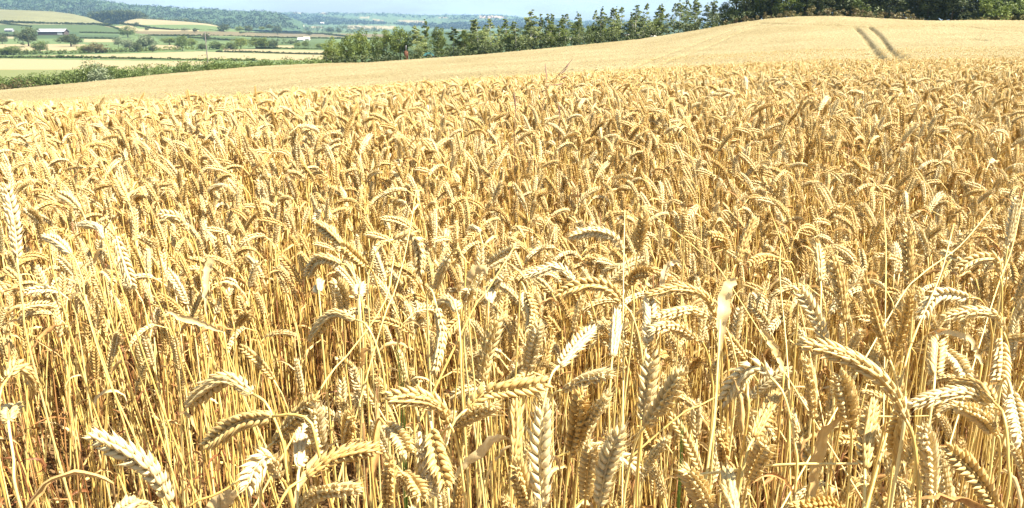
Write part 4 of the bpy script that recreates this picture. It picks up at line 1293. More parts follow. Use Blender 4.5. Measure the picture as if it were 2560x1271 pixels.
# wild grass with a loose purple brown seed head standing above the crop
def wild_grass():
    d = 3.6
    main = px_curve([(1355, 300), (1362, 250), (1370, 215), (1392, 192), (1412, 170), (1432, 148)], depth=(d, d))
    base = np.array([main[0][0] - 0.01, main[0][1], canopy_z(main[0][0], main[0][1]) - WH_H])
    root = empty('wild_grass', base, 'purple brown wild grass seed head rising above the wheat against the smooth field', 'grass')
    s = stem_geo(np.vstack([base, main]) - base, 0.0020, 0.0009, 5, (), 34)
    link(bpy.data.objects.new('stem', s.mesh('stem', [M_SEED])), root)
    for br in ([(1368, 218), (1366, 190), (1363, 160)], [(1375, 213), (1395, 212), (1410, 208)], [(1395, 189), (1408, 180), (1420, 168)], [(1400, 196), (1408, 194), (1416, 191)], [(1366, 225), (1358, 228), (1352, 232)], [(1412, 171), (1418, 166), (1424, 158)]):
        C = catmull(px_curve(br, depth=(d, d + 0.03)) - base, 12)
        u = np.linspace(0, 1, 12)
        g = Geo(); V, Fc = tube(C, 0.0010 + 0.0017 * np.sin(np.clip((u - 0.2) / 0.8, 0, 1) * math.pi), 5); g.add(V, Fc)
        link(bpy.data.objects.new('seed_spikelet', g.mesh('seed_spikelet', [M_SEED])), root)
wild_grass()
def tall_spike(label, px, top, bot, d):
    C = px_curve([(px, bot), (px + 3, (top + bot) / 2), (px - 2, top)], depth=(d, d))
    base = np.array([C[0][0], C[0][1], canopy_z(C[0][0], C[0][1]) - WH_H])
    root = empty('wild_grass', base, label, 'grass')
    s = stem_geo(np.vstack([base, C]) - base, 0.0016, 0.0009, 5, (), 24)
    link(bpy.data.objects.new('stem', s.mesh('stem', [M_SEED])), root)
    u = np.linspace(0, 1, 14)
    Cc = catmull(C[1:] - base, 14)
    g = Geo(); V, Fc = tube(Cc, 0.0008 + 0.0024 * np.sin(u * math.pi), 5); g.add(V, Fc)
    link(bpy.data.objects.new('seed_spikelet', g.mesh('seed_spikelet', [M_SEED])), root)
tall_spike('single dark grass spike left of the loose seed head', 1287, 232, 330, 3.0)
tall_spike('thin grass spike among the ears right of the loose seed head', 1398, 262, 320, 3.0)

def green_tuft(label, pts_list, d, wpx=5):
    C0 = px_curve(pts_list[0], depth=(d, d))[0]
    base = np.array([C0[0], C0[1], 0])
    root = empty('green_grass_tuft', base, label, 'grass')
    for pl in pts_list:
        C = catmull(np.vstack([base, px_curve(pl, depth=(d, d * 0.99))]) - base, 18)
        u = np.linspace(0, 1, 18)
        V, Fc = ribbon(C, wpx * d / F * np.clip((1.02 - u) * 2.2, 0.05, 1), 0.6, 0.8, 0.15)
        link(bpy.data.objects.new('leaf', Geo().add(V, Fc).mesh('leaf', [M_GRASS])), root)
green_tuft('green grass blades left of centre beside the dark gap', [[(1000, 960), (985, 900), (950, 830), (925, 790)], [(1005, 960), (975, 920), (955, 895)], [(1010, 960), (1015, 920), (1030, 900)]], 1.15, 6)
green_tuft('small green grass tuft deep between stems right of the V shaped pair', [[(1700, 1150), (1695, 1110), (1675, 1090)], [(1700, 1150), (1690, 1075), (1665, 1098)], [(1702, 1150), (1700, 1100), (1715, 1080)], [(1705, 1160), (1702, 1130), (1700, 1115)]], 1.05, 7)

# straw litter on the soil
lit = Geo()
for i in range(1500):
    y = rng.uniform(0.3, 3.2); x = rng.uniform(-0.75, 0.75) * (y + 0.4)
    a = rng.uniform(0, 6.28); L_ = rng.uniform(0.05, 0.3)
    z0 = canopy_z(x, max(y, .4)) - WH_H + 0.004
    c = np.array([[x, y, z0 + rng.uniform(0, .05)], [x + math.cos(a) * L_ / 2, y + math.sin(a) * L_ / 2, z0 + rng.uniform(0.005, 0.08)], [x + math.cos(a) * L_, y + math.sin(a) * L_, z0 + rng.uniform(0, 0.03)]])
    V, Fc = tube(catmull(c, 5), 0.0017, 4, cap=False) if i % 3 else ribbon(catmull(c, 6), 0.008, rng.uniform(0, 3), rng.normal(0, 2))
    lit.add(V, Fc)
put(link(bpy.data.objects.new('straw_litter', lit.mesh('straw_litter', [M_STEM]))), kind='stuff', label='broken straw and dry leaf litter on the soil')

# ---------------------------------------------------------------- trees, hedges and woods
def leaf_cloud(centres, radii, per, size, seed, squash=0.8, var=None):
    """leaf clumps: per quads round every centre; returns V, faces, var"""
    r = np.random.default_rng(seed)
    n = len(centres) * per
    c = np.repeat(centres, per, 0); rad = np.repeat(radii, per)
    d = r.normal(0, 1, (n, 3)); d /= np.linalg.norm(d, axis=1)[:, None]
    p = c + d * (rad * r.uniform(0.35, 1.0, n) ** 0.6)[:, None] * [1, 1, squash]
    a = r.normal(0, 1, (n, 3)); a[:, 2] *= 0.8; a /= np.linalg.norm(a, axis=1)[:, None]
    b = np.cross(a, r.normal(0, 1, (n, 3))); b /= np.linalg.norm(b, axis=1)[:, None]
    s = (size * r.uniform(0.6, 1.3, n))[:, None]
    V = np.stack([p - a * s, p + b * s * 0.45, p + a * s, p - b * s * 0.45], 1).reshape(-1, 3)
    Fq = np.arange(n * 4).reshape(-1, 4)
    vv = np.repeat(r.uniform(0.05, 0.75, len(centres)), per) + r.normal(0, 0.10, n)
    return V, Fq, np.repeat(vv, 4)

def cloud_mesh(name, V, Fq, var, m):
    return raw_mesh(name, V, [Fq], [m], [0], False, {'var': ('FLOAT', np.clip(var, 0, 1))})

def tree_variant(kind, seed):
    """unit tree 10 m tall: crown mesh, trunk mesh"""
    r = np.random.default_rng(seed)
    cs, rs = [], []
    tg = Geo()
    bend = r.normal(0, 0.25, 2)
    def ax(h):
        return np.array([bend[0] * (h / 10) ** 2, bend[1] * (h / 10) ** 2, h])
    if kind == 'slender':
        n = 70
        for i in range(n):
            h = 1.3 + 8.7 * (i / n) ** 0.95
            w = 1.5 * math.sin(min(1, (h - 0.6) / 3.4) * 1.57) * (1 - max(0, (h - 4.8) / 5.9)) * (1 + 0.35 * math.sin(h * 1.7 + seed)) + 0.15
            a = r.uniform(0, 6.28); q = w * r.uniform(0.25, 1.0)
            cs.append(ax(h) + [math.cos(a) * q, math.sin(a) * q, r.normal(0, .15)]); rs.append(r.uniform(0.28, 0.62) * (0.5 + 0.5 * w) * (1.1 - 0.055 * h))
        per, size, m, bark, t0 = 150, 0.095, M_BIRCH, M_BARK, 0.085
    elif kind == 'airy':
        n = 64
        for i in range(n):
            h = 1.6 + 8.4 * r.random()
            w = 1.7 * math.sin(min(1, (h - 1.2) / 3.5) * 1.57) * (1 - max(0, (h - 4.8) / 5.8)) + 0.1
            a = r.uniform(0, 6.28); q = w * r.uniform(0.3, 1.0)
            cs.append(ax(h) + [math.cos(a) * q, math.sin(a) * q, 0]); rs.append(r.uniform(0.25, 0.6) * (1.15 - 0.06 * h))
        per, size, m, bark, t0 = 110, 0.09, M_BIRCH, M_BARK, 0.09
    elif kind == 'full':
        n = 90
        for i in range(n):
            h = 0.9 + 9.1 * r.random()
            w = 2.5 * math.sin(min(1, h / 3.2) * 1.57) * math.sqrt(max(0.02, 1 - max(0, (h - 3.5) / 6.7) ** 2))
            a = r.uniform(0, 6.28); q = w * r.uniform(0.3, 1.0)
            cs.append(ax(h) + [math.cos(a) * q, math.sin(a) * q, 0]); rs.append(r.uniform(0.5, 1.0))
        per, size, m, bark, t0 = 60, 0.17, M_DARK, M_BARKD, 0.16
    else:                                                       # round bushy crown
        n = 80
        for i in range(n):
            th, u = r.uniform(0, 6.28), r.uniform(-0.9, 1)
            k = r.uniform(0.45, 1.0) * (1 + 0.16 * math.sin(3 * th + seed))
            cs.append(np.array([math.cos(th) * math.sqrt(1 - u * u) * 4.2 * k, math.sin(th) * math.sqrt(1 - u * u) * 4.2 * k, 5.2 + u * 4.2 * k])); rs.append(r.uniform(0.8, 1.5))
        per, size, m, bark, t0 = 50, 0.27, M_GREEN, M_BARKD, 0.28
    V, Fq, var = leaf_cloud(np.array(cs), np.array(rs), per, size, seed)
    tr = np.array([ax(h) for h in np.linspace(0, 9.0 if kind != 'round' else 6, 8)])
    Vt, Ft = tube(tr, np.linspace(t0, t0 * 0.2, 8), 7); tg.add(Vt, Ft)
    for c in cs[::max(1, len(cs) // 14)]:
        h = max(0.8, c[2] - r.uniform(0.4, 1.3))
        Vb, Fb = tube(catmull([ax(min(h, 8.5)), (ax(h) + c) / 2 + [0, 0, .1], c], 6), np.linspace(t0 * 0.35, 0.015, 6), 5); tg.add(Vb, Fb)
    return (V, Fq, var, m), tg.mesh('trunk', [bark])

TREES = {}
for kind, cnt in (('slender', 6), ('airy', 4), ('full', 4), ('round', 5)):
    TREES[kind] = [tree_variant(kind, 70 + i + 10 * len(kind)) for i in range(cnt)]
crown_cache = {}
tree_n = [0]
def tree(px, base_py, top_py, wpx, Y, kind, label, m=None, group=None, name='tree'):
    tree_n[0] += 1
    r = np.random.default_rng(3000 + tree_n[0])
    v = int(r.integers(0, len(TREES[kind])))
    (V, Fq, var, mm), trunk = TREES[kind][v]
    mm = m or mm
    key = (kind, v, mm.name)
    if key not in crown_cache:
        crown_cache[key] = cloud_mesh('crown', V, Fq, var, mm)
    pz = P(px, base_py, Y)
    top = P(px, top_py, Y)
    zb = min(float(pz[2]), float(pz[2]))
    H = float(top[2]) - zb
    wunit = {'slender': 3.0, 'airy': 3.8, 'full': 5.6, 'round': 9.4}[kind]
    sx = (wpx * Y / F) / wunit
    root = empty(name, (float(pz[0]), Y, zb), label, 'tree', group)
    root.rotation_euler = (0, 0, r.uniform(0, 6.28))
    root.scale = (sx, sx, H / 10.0)
    link(bpy.data.objects.new('crown', crown_cache[key]), root)
    link(bpy.data.objects.new('trunk', trunk), root)
    return root

def edge_row(px):
    return float(np.interp(px, SKY_PX, SKY_PY))
def edge_Y(px):
    return float(np.interp(px, PXS, EDGE))

# the row behind the field's crest: round bushy trees first, then slender ones, then the dense wood
ROW = [  # px, top, width, kind, material, label
    (832, 96, 52, 'round', M_GREEN, 'dark green bushy tree at the left end of the tree row'),
    (868, 84, 56, 'round', M_GREEN, 'second bushy tree from the left end of the tree row'),
    (905, 72, 52, 'round', M_GREEN, 'yellow green round tree left of the tall dark green one'),
    (942, 84, 44, 'round', M_SCRUB, 'olive brown bushy tree between two taller green ones'),
    (968, 78, 44, 'full', M_GREEN, 'olive full tree just left of the tallest round tree'),
    (1002, 56, 66, 'round', M_GREEN, 'tallest round green tree in the left part of the row'),
    (1045, 66, 40, 'slender', M_BIRCH, 'slender tree touching the tallest round green tree'),
    (1067, 52, 24, 'slender', M_GREEN, 'narrow dark spire behind the teal sheet'),
    (1096, 68, 44, 'full', M_SCRUB, 'brown tinged low full tree right of the narrow spire'),
    (1135, 70, 40, 'slender', M_SCRUB, 'olive slender tree with a gap on its right'),
    (1163, 78, 36, 'full', M_GREEN, 'low green full tree below the hill line'),
    (1196, 47, 42, 'slender', M_BIRCH, 'grey green slender tree, first to reach the far hills'),
    (1228, 48, 40, 'airy', M_BIRCH, 'grey green open tree beside the first slender one'),
    (1267, 47, 28, 'slender', M_GREEN, 'narrow green tree standing left of a gap'),
    (1290, 56, 34, 'airy', M_BIRCH, 'thin open tree with a pale trunk in the gap'),
    (1326, 28, 44, 'slender', M_BIRCH, 'broad based slender tree rising above the hills'),
    (1366, 34, 24, 'slender', M_GREEN, 'dark cone shaped slender tree standing alone'),
    (1396, 46, 28, 'slender', M_GREEN, 'green slender tree close left of a taller pale one'),
    (1413, 36, 34, 'airy', M_BIRCH, 'pale topped open tree above the hill line'),
    (1446, 37, 20, 'airy', M_BIRCH, 'thin pale trunked tree with a sparse top'),
    (1474, 62, 34, 'round', M_SCRUB, 'low yellow green bush like tree in the row'),
    (1500, 44, 24, 'airy', M_SCRUB, 'bare looking brownish open tree'),
    (1533, 20, 34, 'slender', M_BIRCH, 'tall slender tree, left one of a touching pair'),
    (1552, 18, 32, 'airy', M_BIRCH, 'tall open tree, right one of a touching pair'),
    (1586, 14, 40, 'airy', M_BIRCH, 'tall grey green tree with a ragged open crown'),
    (1610, 40, 28, 'slender', M_BIRCH, 'short slender tree right of the ragged crown'),
    (1643, 16, 32, 'slender', M_GREEN, 'dark leaning slender tree with a pointed top'),
    (1667, 34, 28, 'airy', M_BIRCH, 'short see through tree beside the dark pointed one'),
    (1697, 0, 40, 'airy', M_BIRCH, 'pale see through tree touching the top of the picture'),
    (1735, 3, 38, 'slender', M_BIRCH, 'pale tree with a dark lower half'),
    (1766, 6, 30, 'airy', M_BIRCH, 'thin wispy tree showing sky through its crown'),
    (1786, 12, 26, 'airy', M_BIRCH, 'small wispy tree left of the bright green ones'),
    (1808, 6, 34, 'full', M_GREEN, 'bright green full tree where the row thickens'),
]
for px, top, w, kind, m, lab in ROW:
    e = edge_Y(px) + rng.uniform(5, 10)
    if kind in ('slender', 'airy'):
        w = w * 1.3
    tree(px, edge_row(px) + 7, top, w, e, kind, lab, m, 'trees along the far edge of the field', {'slender': 'slender_tree', 'airy': 'birch_tree', 'full': 'full_tree', 'round': 'bushy_tree'}[kind])
for q, px in enumerate(range(1182, 1800, 33)):
    e = edge_Y(px) + rng.uniform(10, 14)
    er = edge_row(px)
    tree(px + rng.uniform(-7, 7), er + 9, er - rng.uniform(66, 92), rng.uniform(24, 34), e, ['slender', 'airy'][q % 2],
         'slim upright tree in the second line of the row, %s from left' % ORD[q], [M_BIRCH, M_GREEN, M_BIRCH][q % 3], 'slim trees of the second line', 'slender_tree')
for q, px in enumerate(range(1112, 1640, 27)):
    e = edge_Y(px) + rng.uniform(9, 13)
    er = edge_row(px)
    tree(px + rng.uniform(-8, 8), er + 9, er - rng.uniform(38, 62), rng.uniform(38, 56), e, ['full', 'airy', 'full', 'round'][q % 4],
         'low leafy tree filling the row behind, %s from the left' % (ORD + ['twenty ' + w_ for w_ in ORD])[q], [M_GREEN, M_BIRCH, M_SCRUB][q % 3], 'low trees between the slender ones', 'young_tree')
WOODL = ['bright', 'olive', 'shaded', 'deep shaded', 'dark', 'very dark']
kk = 0
for px in range(1836, 2600, 30):
    kk += 1
    Y = edge_Y(px) + rng.uniform(4, 8)
    w = rng.uniform(60, 85)
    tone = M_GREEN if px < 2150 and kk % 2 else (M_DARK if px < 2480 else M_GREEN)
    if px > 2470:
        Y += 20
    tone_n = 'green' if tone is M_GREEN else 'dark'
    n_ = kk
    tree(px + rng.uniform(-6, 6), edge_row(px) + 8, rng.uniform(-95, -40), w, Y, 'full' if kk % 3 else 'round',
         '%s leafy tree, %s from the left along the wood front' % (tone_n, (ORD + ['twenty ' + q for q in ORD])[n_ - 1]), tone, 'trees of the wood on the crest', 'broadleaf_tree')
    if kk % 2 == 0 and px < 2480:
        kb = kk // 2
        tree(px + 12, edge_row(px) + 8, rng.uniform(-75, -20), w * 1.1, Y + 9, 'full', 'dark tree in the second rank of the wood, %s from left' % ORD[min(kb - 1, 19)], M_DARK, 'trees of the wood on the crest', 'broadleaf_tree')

def strip_cloud(name, label, pts, hpx, m, seed, leaf=0.2, depth=2.0, per_m=26, kind=None, cat='hedge', group=None, lump=0.35, dens=9):
    """hedge or scrub: pts = [(px, base_py, Y)], hpx = height in pixels along the line"""
    r = np.random.default_rng(seed)
    pts = np.array(pts, float)
    hp = np.interp(np.linspace(0, 1, 200), np.linspace(0, 1, len(hpx)), hpx)
    q = np.stack([np.interp(np.linspace(0, 1, 200), np.linspace(0, 1, len(pts)), pts[:, k]) for k in range(3)], -1)
    W = P(q[:, 0], q[:, 1], q[:, 2])
    Hm = hp * q[:, 2] / F
    seg = np.linalg.norm(np.diff(W, axis=0), axis=1); tot = seg.sum()
    hm = float(Hm.mean())
    nclump = int(max(30, tot / max(hm, 0.3) * dens))
    s = r.uniform(0, 199, nclump)
    i0 = s.astype(int); f = (s - i0)[:, None]
    base = W[i0] * (1 - f) + W[np.minimum(i0 + 1, 199)] * f
    H = Hm[i0] * (1 + lump * np.sin(s * 0.9 + seed) * np.sin(s * 0.37) + r.normal(0, 0.08, nclump))
    c = base + np.stack([r.normal(0, depth * .3, nclump), r.normal(0, depth * .3, nclump), H * r.uniform(0.05, 0.82, nclump)], -1)
    rad = np.maximum(H * r.uniform(0.16, 0.3, nclump), 0.12)
    V, Fq, var = leaf_cloud(c, rad, per_m, leaf, seed, 0.8)
    o0 = W[100]
    me = cloud_mesh(name, V - o0, Fq, var, m)
    o = link(bpy.data.objects.new(name, me)); o.location = o0
    if kind:
        put(o, kind=kind, label=label)
    else:
        put(o, label=label, category=cat, group=group)
    return o

def eline(p0, p1, n=12, dy=6, off=3.0):
    return [(x, edge_row(x) + dy, edge_Y(x) + off) for x in np.linspace(p0, p1, n)]
# undergrowth along the crest
strip_cloud('undergrowth', 'dark green undergrowth at the foot of the slender trees', eline(820, 1830, 40, 5, 3.5), [26, 24, 26, 28, 30, 30, 34, 30, 34, 36, 36, 34], M_DARK, 11, 0.15, 2.2, 34, kind='stuff', dens=13)
strip_cloud('undergrowth', 'rusty brown undergrowth below the dense wood', eline(1830, 2300, 24, 6, 2.2), [14, 18, 26, 28, 24, 20], M_RUST, 12, 0.14, 1.6, 26, kind='stuff')
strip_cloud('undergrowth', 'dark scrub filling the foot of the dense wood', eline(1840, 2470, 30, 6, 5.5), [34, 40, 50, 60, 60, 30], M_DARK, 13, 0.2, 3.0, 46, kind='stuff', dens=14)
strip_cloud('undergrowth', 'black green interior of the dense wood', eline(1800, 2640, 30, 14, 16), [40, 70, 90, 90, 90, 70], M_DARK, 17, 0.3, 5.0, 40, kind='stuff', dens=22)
strip_cloud('verge_grass', 'olive grass verge rising at the right end of the wood', eline(2420, 2900, 14, 3, 2.5), [5, 20, 34, 38, 38], M_VERGE, 14, 0.12, 1.6, 40, kind='stuff', dens=30)
strip_cloud('bush', 'bright green bush beside the dark opening at the right edge', [(2470, 52, 108), (2500, 52, 108)], [50, 62, 50], M_GREEN, 15, 0.18, 2.5, 70, cat='bush')
strip_cloud('bush', 'light green bush at the far right edge of the picture', [(2530, 50, 107), (2580, 50, 107)], [34, 40, 40], M_GREEN, 16, 0.16, 2.0, 70, cat='bush')

# hedges: near one at the foot of the slope on the left
def gl(px, Y, dy=0):                                     # ground row at distance Y
    return float(row_of(ground_z_far(px, Y), Y)) + dy
hl = []
for px, Y, top in ((-500, 150, 196), (-200, 150, 194), (0, 150, 193), (90, 150, 188), (160, 152, 180), (225, 152, 176), (245, 152, 162), (275, 152, 165), (300, 154, 173), (400, 156, 164), (500, 158, 151), (560, 158, 151), (640, 156, 152), (720, 152, 152), (800, 146, 145), (860, 142, 147)):
    hl.append((px, gl(px, Y), Y, top))
strip_cloud('hedge', 'thick scrubby green hedge along the foot of the wheat slope on the left', [(a, b, c) for a, b, c, _ in hl], [max(14, b - t) for _, b, _, t in hl], M_SCRUB, 21, 0.17, 4.5, 80, cat='hedge', lump=0.06, dens=60)
strip_cloud('bush', 'grey green rounded bush swelling out of the thick hedge', [(238, gl(250, 148), 148), (275, gl(275, 148), 148)], [gl(250, 148) - 163, gl(260, 148) - 160, gl(275, 148) - 170], M_WILLOW, 22, 0.2, 2.5, 70, cat='bush')
strip_cloud('dry_grass_bank', 'brown dry grass bank below the hedge at the left edge', [(x, gl(x, 118), 118) for x in (-400, -100, 0, 60, 140)], [gl(x, 118) - t for x, t in ((-400, 215), (-100, 212), (0, 208), (60, 210), (140, 212))], M_RUST, 23, 0.15, 2.0, 50, kind='stuff')

VH = [  # valley hedges: polyline (px, py), height px, material, label
    ([(-500, 146), (0, 146), (150, 146), (230, 147), (350, 149), (500, 152), (640, 153)], 6, M_SCRUB, 'low bumpy hedge between the two nearest pale fields'),
    ([(540, 131), (640, 133), (740, 136), (828, 138)], 4.5, M_DARK, 'thin dark hedge across the pale field left of the tree row'),
    ([(-500, 60), (0, 56), (100, 59), (280, 63)], 4, M_DARK, 'dark hedge under the olive spur field'),
    ([(0, 58), (40, 64), (80, 68)], 3, M_DARK, 'short hedge slanting through the green field at the left edge'),
    ([(240, 62), (275, 67), (300, 75)], 3.5, M_DARK, 'hedge curving down beside the small cream field'),
    ([(300, 60), (345, 66), (380, 72), (430, 76), (560, 79)], 3.5, M_DARK, 'dark hedge below the cream hill field'),
    ([(370, 90), (480, 91), (640, 94), (800, 97), (960, 99)], 3.5, M_DARK, 'long dark hedge under the brown strip field'),
    ([(200, 97), (290, 98)], 4, M_DARK, 'short hedge above a small cream strip'),
    ([(200, 83), (320, 85)], 3, M_DARK, 'short hedge right of the long grey barn'),
    ([(470, 95), (560, 101), (620, 103)], 3.5, M_DARK, 'hedge crossing the bright green field'),
    ([(-500, 138), (0, 138), (100, 137), (250, 134), (330, 131)], 11, M_SCRUB, 'tall scrubby hedge behind the pale field at the left'),
    ([(330, 131), (420, 127), (520, 124), (600, 125)], 10, M_GREEN, 'green hedge joining the round trees behind the pale field'),
    ([(-500, 100), (0, 92), (70, 92)], 7, M_DARK, 'dark hedge left of the broad tree at the left edge'),
    ([(690, 110), (745, 111)], 11, M_DARK, 'clipped dark hedge block beside the white farm roofs'),
    ([(640, 122), (700, 123), (830, 125)], 4, M_SCRUB, 'low hedge at the back of the far pale strip'),
    ([(600, 84), (700, 84), (830, 86)], 2.5, M_DARK, 'hair thin hedge above the brown strip field'),
    ([(812, 87), (860, 92), (900, 98)], 3, M_DARK, 'short dark hedge slanting across the brown strip'),
]
for i, (ln, h, m, lab) in enumerate(VH):
    pts = []
    for px, py in ln:
        pts.append((px, py, valley_Y(px, py)))
    Ym = np.mean([p[2] for p in pts])
    strip_cloud('hedge', lab, pts, [h, h * 1.15, h * 0.9, h], m, 40 + i, 0.30 * Ym / 450, h * Ym / F * 0.7, 16, cat='hedge', group='hedges between the valley fields')

VT = [  # valley trees: px, base, top, width, kind, material, label
    (72, 116, 62, 60, 'round', M_DARK, 'broad dark tree left of the long grey barn'), (178, 117, 83, 66, 'round', M_DARK, 'wide dark tree right below the long grey barn'),
    (102, 134, 98, 44, 'round', M_SCRUB, 'olive tree standing in front of the barn trees'), (28, 138, 112, 64, 'round', M_SCRUB, 'low wide olive bush at the left edge'),
    (6, 111, 84, 34, 'round', M_DARK, 'small dark tree cut by the left edge'), (240, 134, 107, 62, 'round', M_RUST, 'reddish brown rounded bush below the cream strip'),
    (210, 134, 110, 34, 'round', M_GREEN, 'green bush left of the reddish brown one'), (297, 117, 92, 28, 'round', M_WILLOW, 'small grey green willow left of the large one'),
    (320, 94, 65, 46, 'round', M_SCRUB, 'olive brown tree above the grey green willows'), (324, 128, 96, 40, 'round', M_WILLOW, 'pale willow between the small and the large willow'),
    (344, 131, 104, 26, 'round', M_DARK, 'dark round tree in front of the large willow'), (366, 128, 83, 56, 'round', M_WILLOW, 'large grey green willow'),
    (382, 131, 112, 26, 'round', M_DARK, 'dark low tree at the foot of the large willow'), (341, 68, 54, 17, 'round', M_DARK, 'small round tree at the edge of the cream hill field'),
    (368, 77, 68, 13, 'round', M_DARK, 'tiny round bush below the cream hill field'), (424, 113, 91, 42, 'round', M_GREEN, 'green tree right of the large willow'),
    (456, 128, 86, 36, 'round', M_SCRUB, 'tall olive tree left of the utility pole'), (480, 119, 95, 30, 'round', M_GREEN, 'dark green tree between the olive tree and the pole'),
    (517, 106, 81, 22, 'round', M_DARK, 'narrow dark tree right behind the utility pole'), (488, 82, 69, 14, 'round', M_DARK, 'tiny dark tree on the brown strip field'),
    (462, 78, 69, 22, 'round', M_WILLOW, 'pale bush at the foot of the cream hill'), (506, 127, 108, 26, 'round', M_DARK, 'low dark bush at the foot of the utility pole'),
    (540, 124, 103, 44, 'round', M_SCRUB, 'olive scrub right of the utility pole'), (560, 80, 59, 34, 'round', M_DARK, 'solitary dark round tree at the end of the cream hill'),
    (578, 125, 104, 30, 'round', M_SCRUB, 'low olive tree left of the light green trees'), (602, 124, 92, 42, 'round', M_GREEN, 'light green round tree, first of four beside the pale strip'),
    (640, 123, 92, 44, 'round', M_GREEN, 'light green round tree, second of four beside the pale strip'), (664, 123, 93, 38, 'round', M_GREEN, 'olive green round tree, third of four beside the pale strip'),
    (684, 123, 98, 26, 'round', M_DARK, 'dark small tree, last of four beside the pale strip'), (622, 82, 63, 26, 'round', M_DARK, 'dark tree left of the twin tree on the brown strip'),
    (600, 79, 66, 26, 'round', M_GREEN, 'green tree at the left end of the far brown strip'), (694, 87, 62, 28, 'round', M_DARK, 'dark twin tree standing on the brown strip'),
    (673, 74, 60, 20, 'round', M_DARK, 'small dark tree behind the brown strip'), (773, 90, 77, 16, 'round', M_DARK, 'small dark tree right of the twin one'),
    (765, 121, 100, 22, 'round', M_SCRUB, 'olive tree right below the white farm roofs'), (745, 119, 106, 20, 'round', M_GREEN, 'small green tree below the white farm roofs'),
    (800, 122, 108, 26, 'round', M_GREEN, 'low green tree just left of the tree row'), (655, 76, 66, 18, 'round', M_GREEN, 'tiny green tree by the far farm'),
    (722, 79, 68, 18, 'round', M_DARK, 'tiny dark tree right of the far farm'), (745, 80, 70, 18, 'round', M_GREEN, 'tiny green tree in the far valley'),
    (825, 83, 68, 20, 'round', M_DARK, 'far dark tree above the brown strip, left of two'), (848, 84, 70, 16, 'round', M_DARK, 'far dark tree above the brown strip, right of two'),
]
for px, b, t, w, kind, m, lab in VT:
    Y = valley_Y(px, b)
    tree(px, b, t, w, Y, kind, lab, m, 'trees scattered over the valley', 'valley_tree')

# far woods as masses
def wood(name, label, poly, n, Yf, hm, seed, m=M_WOOD):
    r = np.random.default_rng(seed)
    a = np.array(poly, float)
    x0, y0 = a.min(0); x1, y1 = a.max(0)
    px = r.uniform(x0, x1, n * 3); py = r.uniform(y0, y1, n * 3)
    k = inside(px, py, poly); px, py = px[k][:n], py[k][:n]
    Y = Yf(px, py)
    c = P(px, py, Y)
    hs = hm * r.uniform(0.5, 1.15, len(px))
    c[:, 2] += hs * 0.1
    V, Fq, var = leaf_cloud(c, hs * 0.62, 34, hm * 0.12, seed, 0.75)
    V[:, 2] = V[:, 2]
    o0 = c.mean(0)
    o = link(bpy.data.objects.new(name, cloud_mesh(name, V - o0, Fq, var, m))); o.location = o0
    put(o, kind='stuff', label=label)
def ridgeY(px, py):
    top = np.interp(px, *zip(*RIDGE)); br = np.interp(px, [-900, 300, 600, 760], [70, 74, 74, 79])
    s = 1 - (1 - np.clip((br - py) / (br - top), 0, 1)) ** (1 / 1.5)
    return 2000 + 900 * s
def farY(px, py):
    top = np.interp(px, *zip(*FARC)); s = 1 - (1 - np.clip((80 - py) / (80 - top), 0, 1)) ** (1 / 1.5)
    return 2700 + 2900 * s
wood('woodland', 'unbroken woodland covering the long ridge', [(x, y) for x, y in RIDGE if x < 740] + [(740, 74), (-900, 74)], 5200, ridgeY, 17, 61)
wood('woodland', 'dark belt of woodland across the foot of the far hills', [(650, 38), (700, 37), (780, 40), (860, 50), (980, 60), (1120, 60), (1300, 50), (1430, 56), (1700, 58), (1900, 62), (1900, 72), (1100, 74), (980, 62), (860, 62), (640, 66)], 2600, farY, 22, 62)
wood('woodland', 'scattered copses near the far skyline', [(x, y + 1) for x, y in FARC if 680 < x < 1600] + [(1600, 60), (1200, 52), (900, 41), (680, 41)], 500, farY, 24, 63)
wood('woodland', 'small wood in the fold between the olive spur and the cream hill', [(215, 38), (300, 30), (345, 33), (372, 46), (345, 46), (318, 50), (295, 60), (262, 60), (230, 46)], 420, lambda px, py: 1700 + 0 * px, 12, 64, M_DARK)
wood('woodland', 'line of trees along the top of the olive spur field', [(x, y - 2.5) for x, y in SPUR if x < 270] + [(x, y + 1) for x, y in SPUR[::-1] if x < 270], 260, lambda px, py: 1655 + 0 * px, 9, 65, M_DARK)
wood('woodland', 'low trees along the top of the cream hill', [(345, 44), (420, 48), (470, 50), (520, 56), (548, 64), (548, 67), (470, 57), (400, 51), (345, 47)], 90, lambda px, py: 1565 + 0 * px, 8, 66, M_DARK)
wood('woodland', 'mixed copses and gardens around the far farms', [(570, 68), (620, 62), (700, 64), (800, 68), (860, 66), (960, 72), (1000, 80), (900, 84), (780, 80), (640, 80), (570, 78)], 420, lambda px, py: np.interp(py, [60, 68, 76, 80, 86], [2690, 2600, 2500, 2200, 1600]), 11, 67, M_DARK)

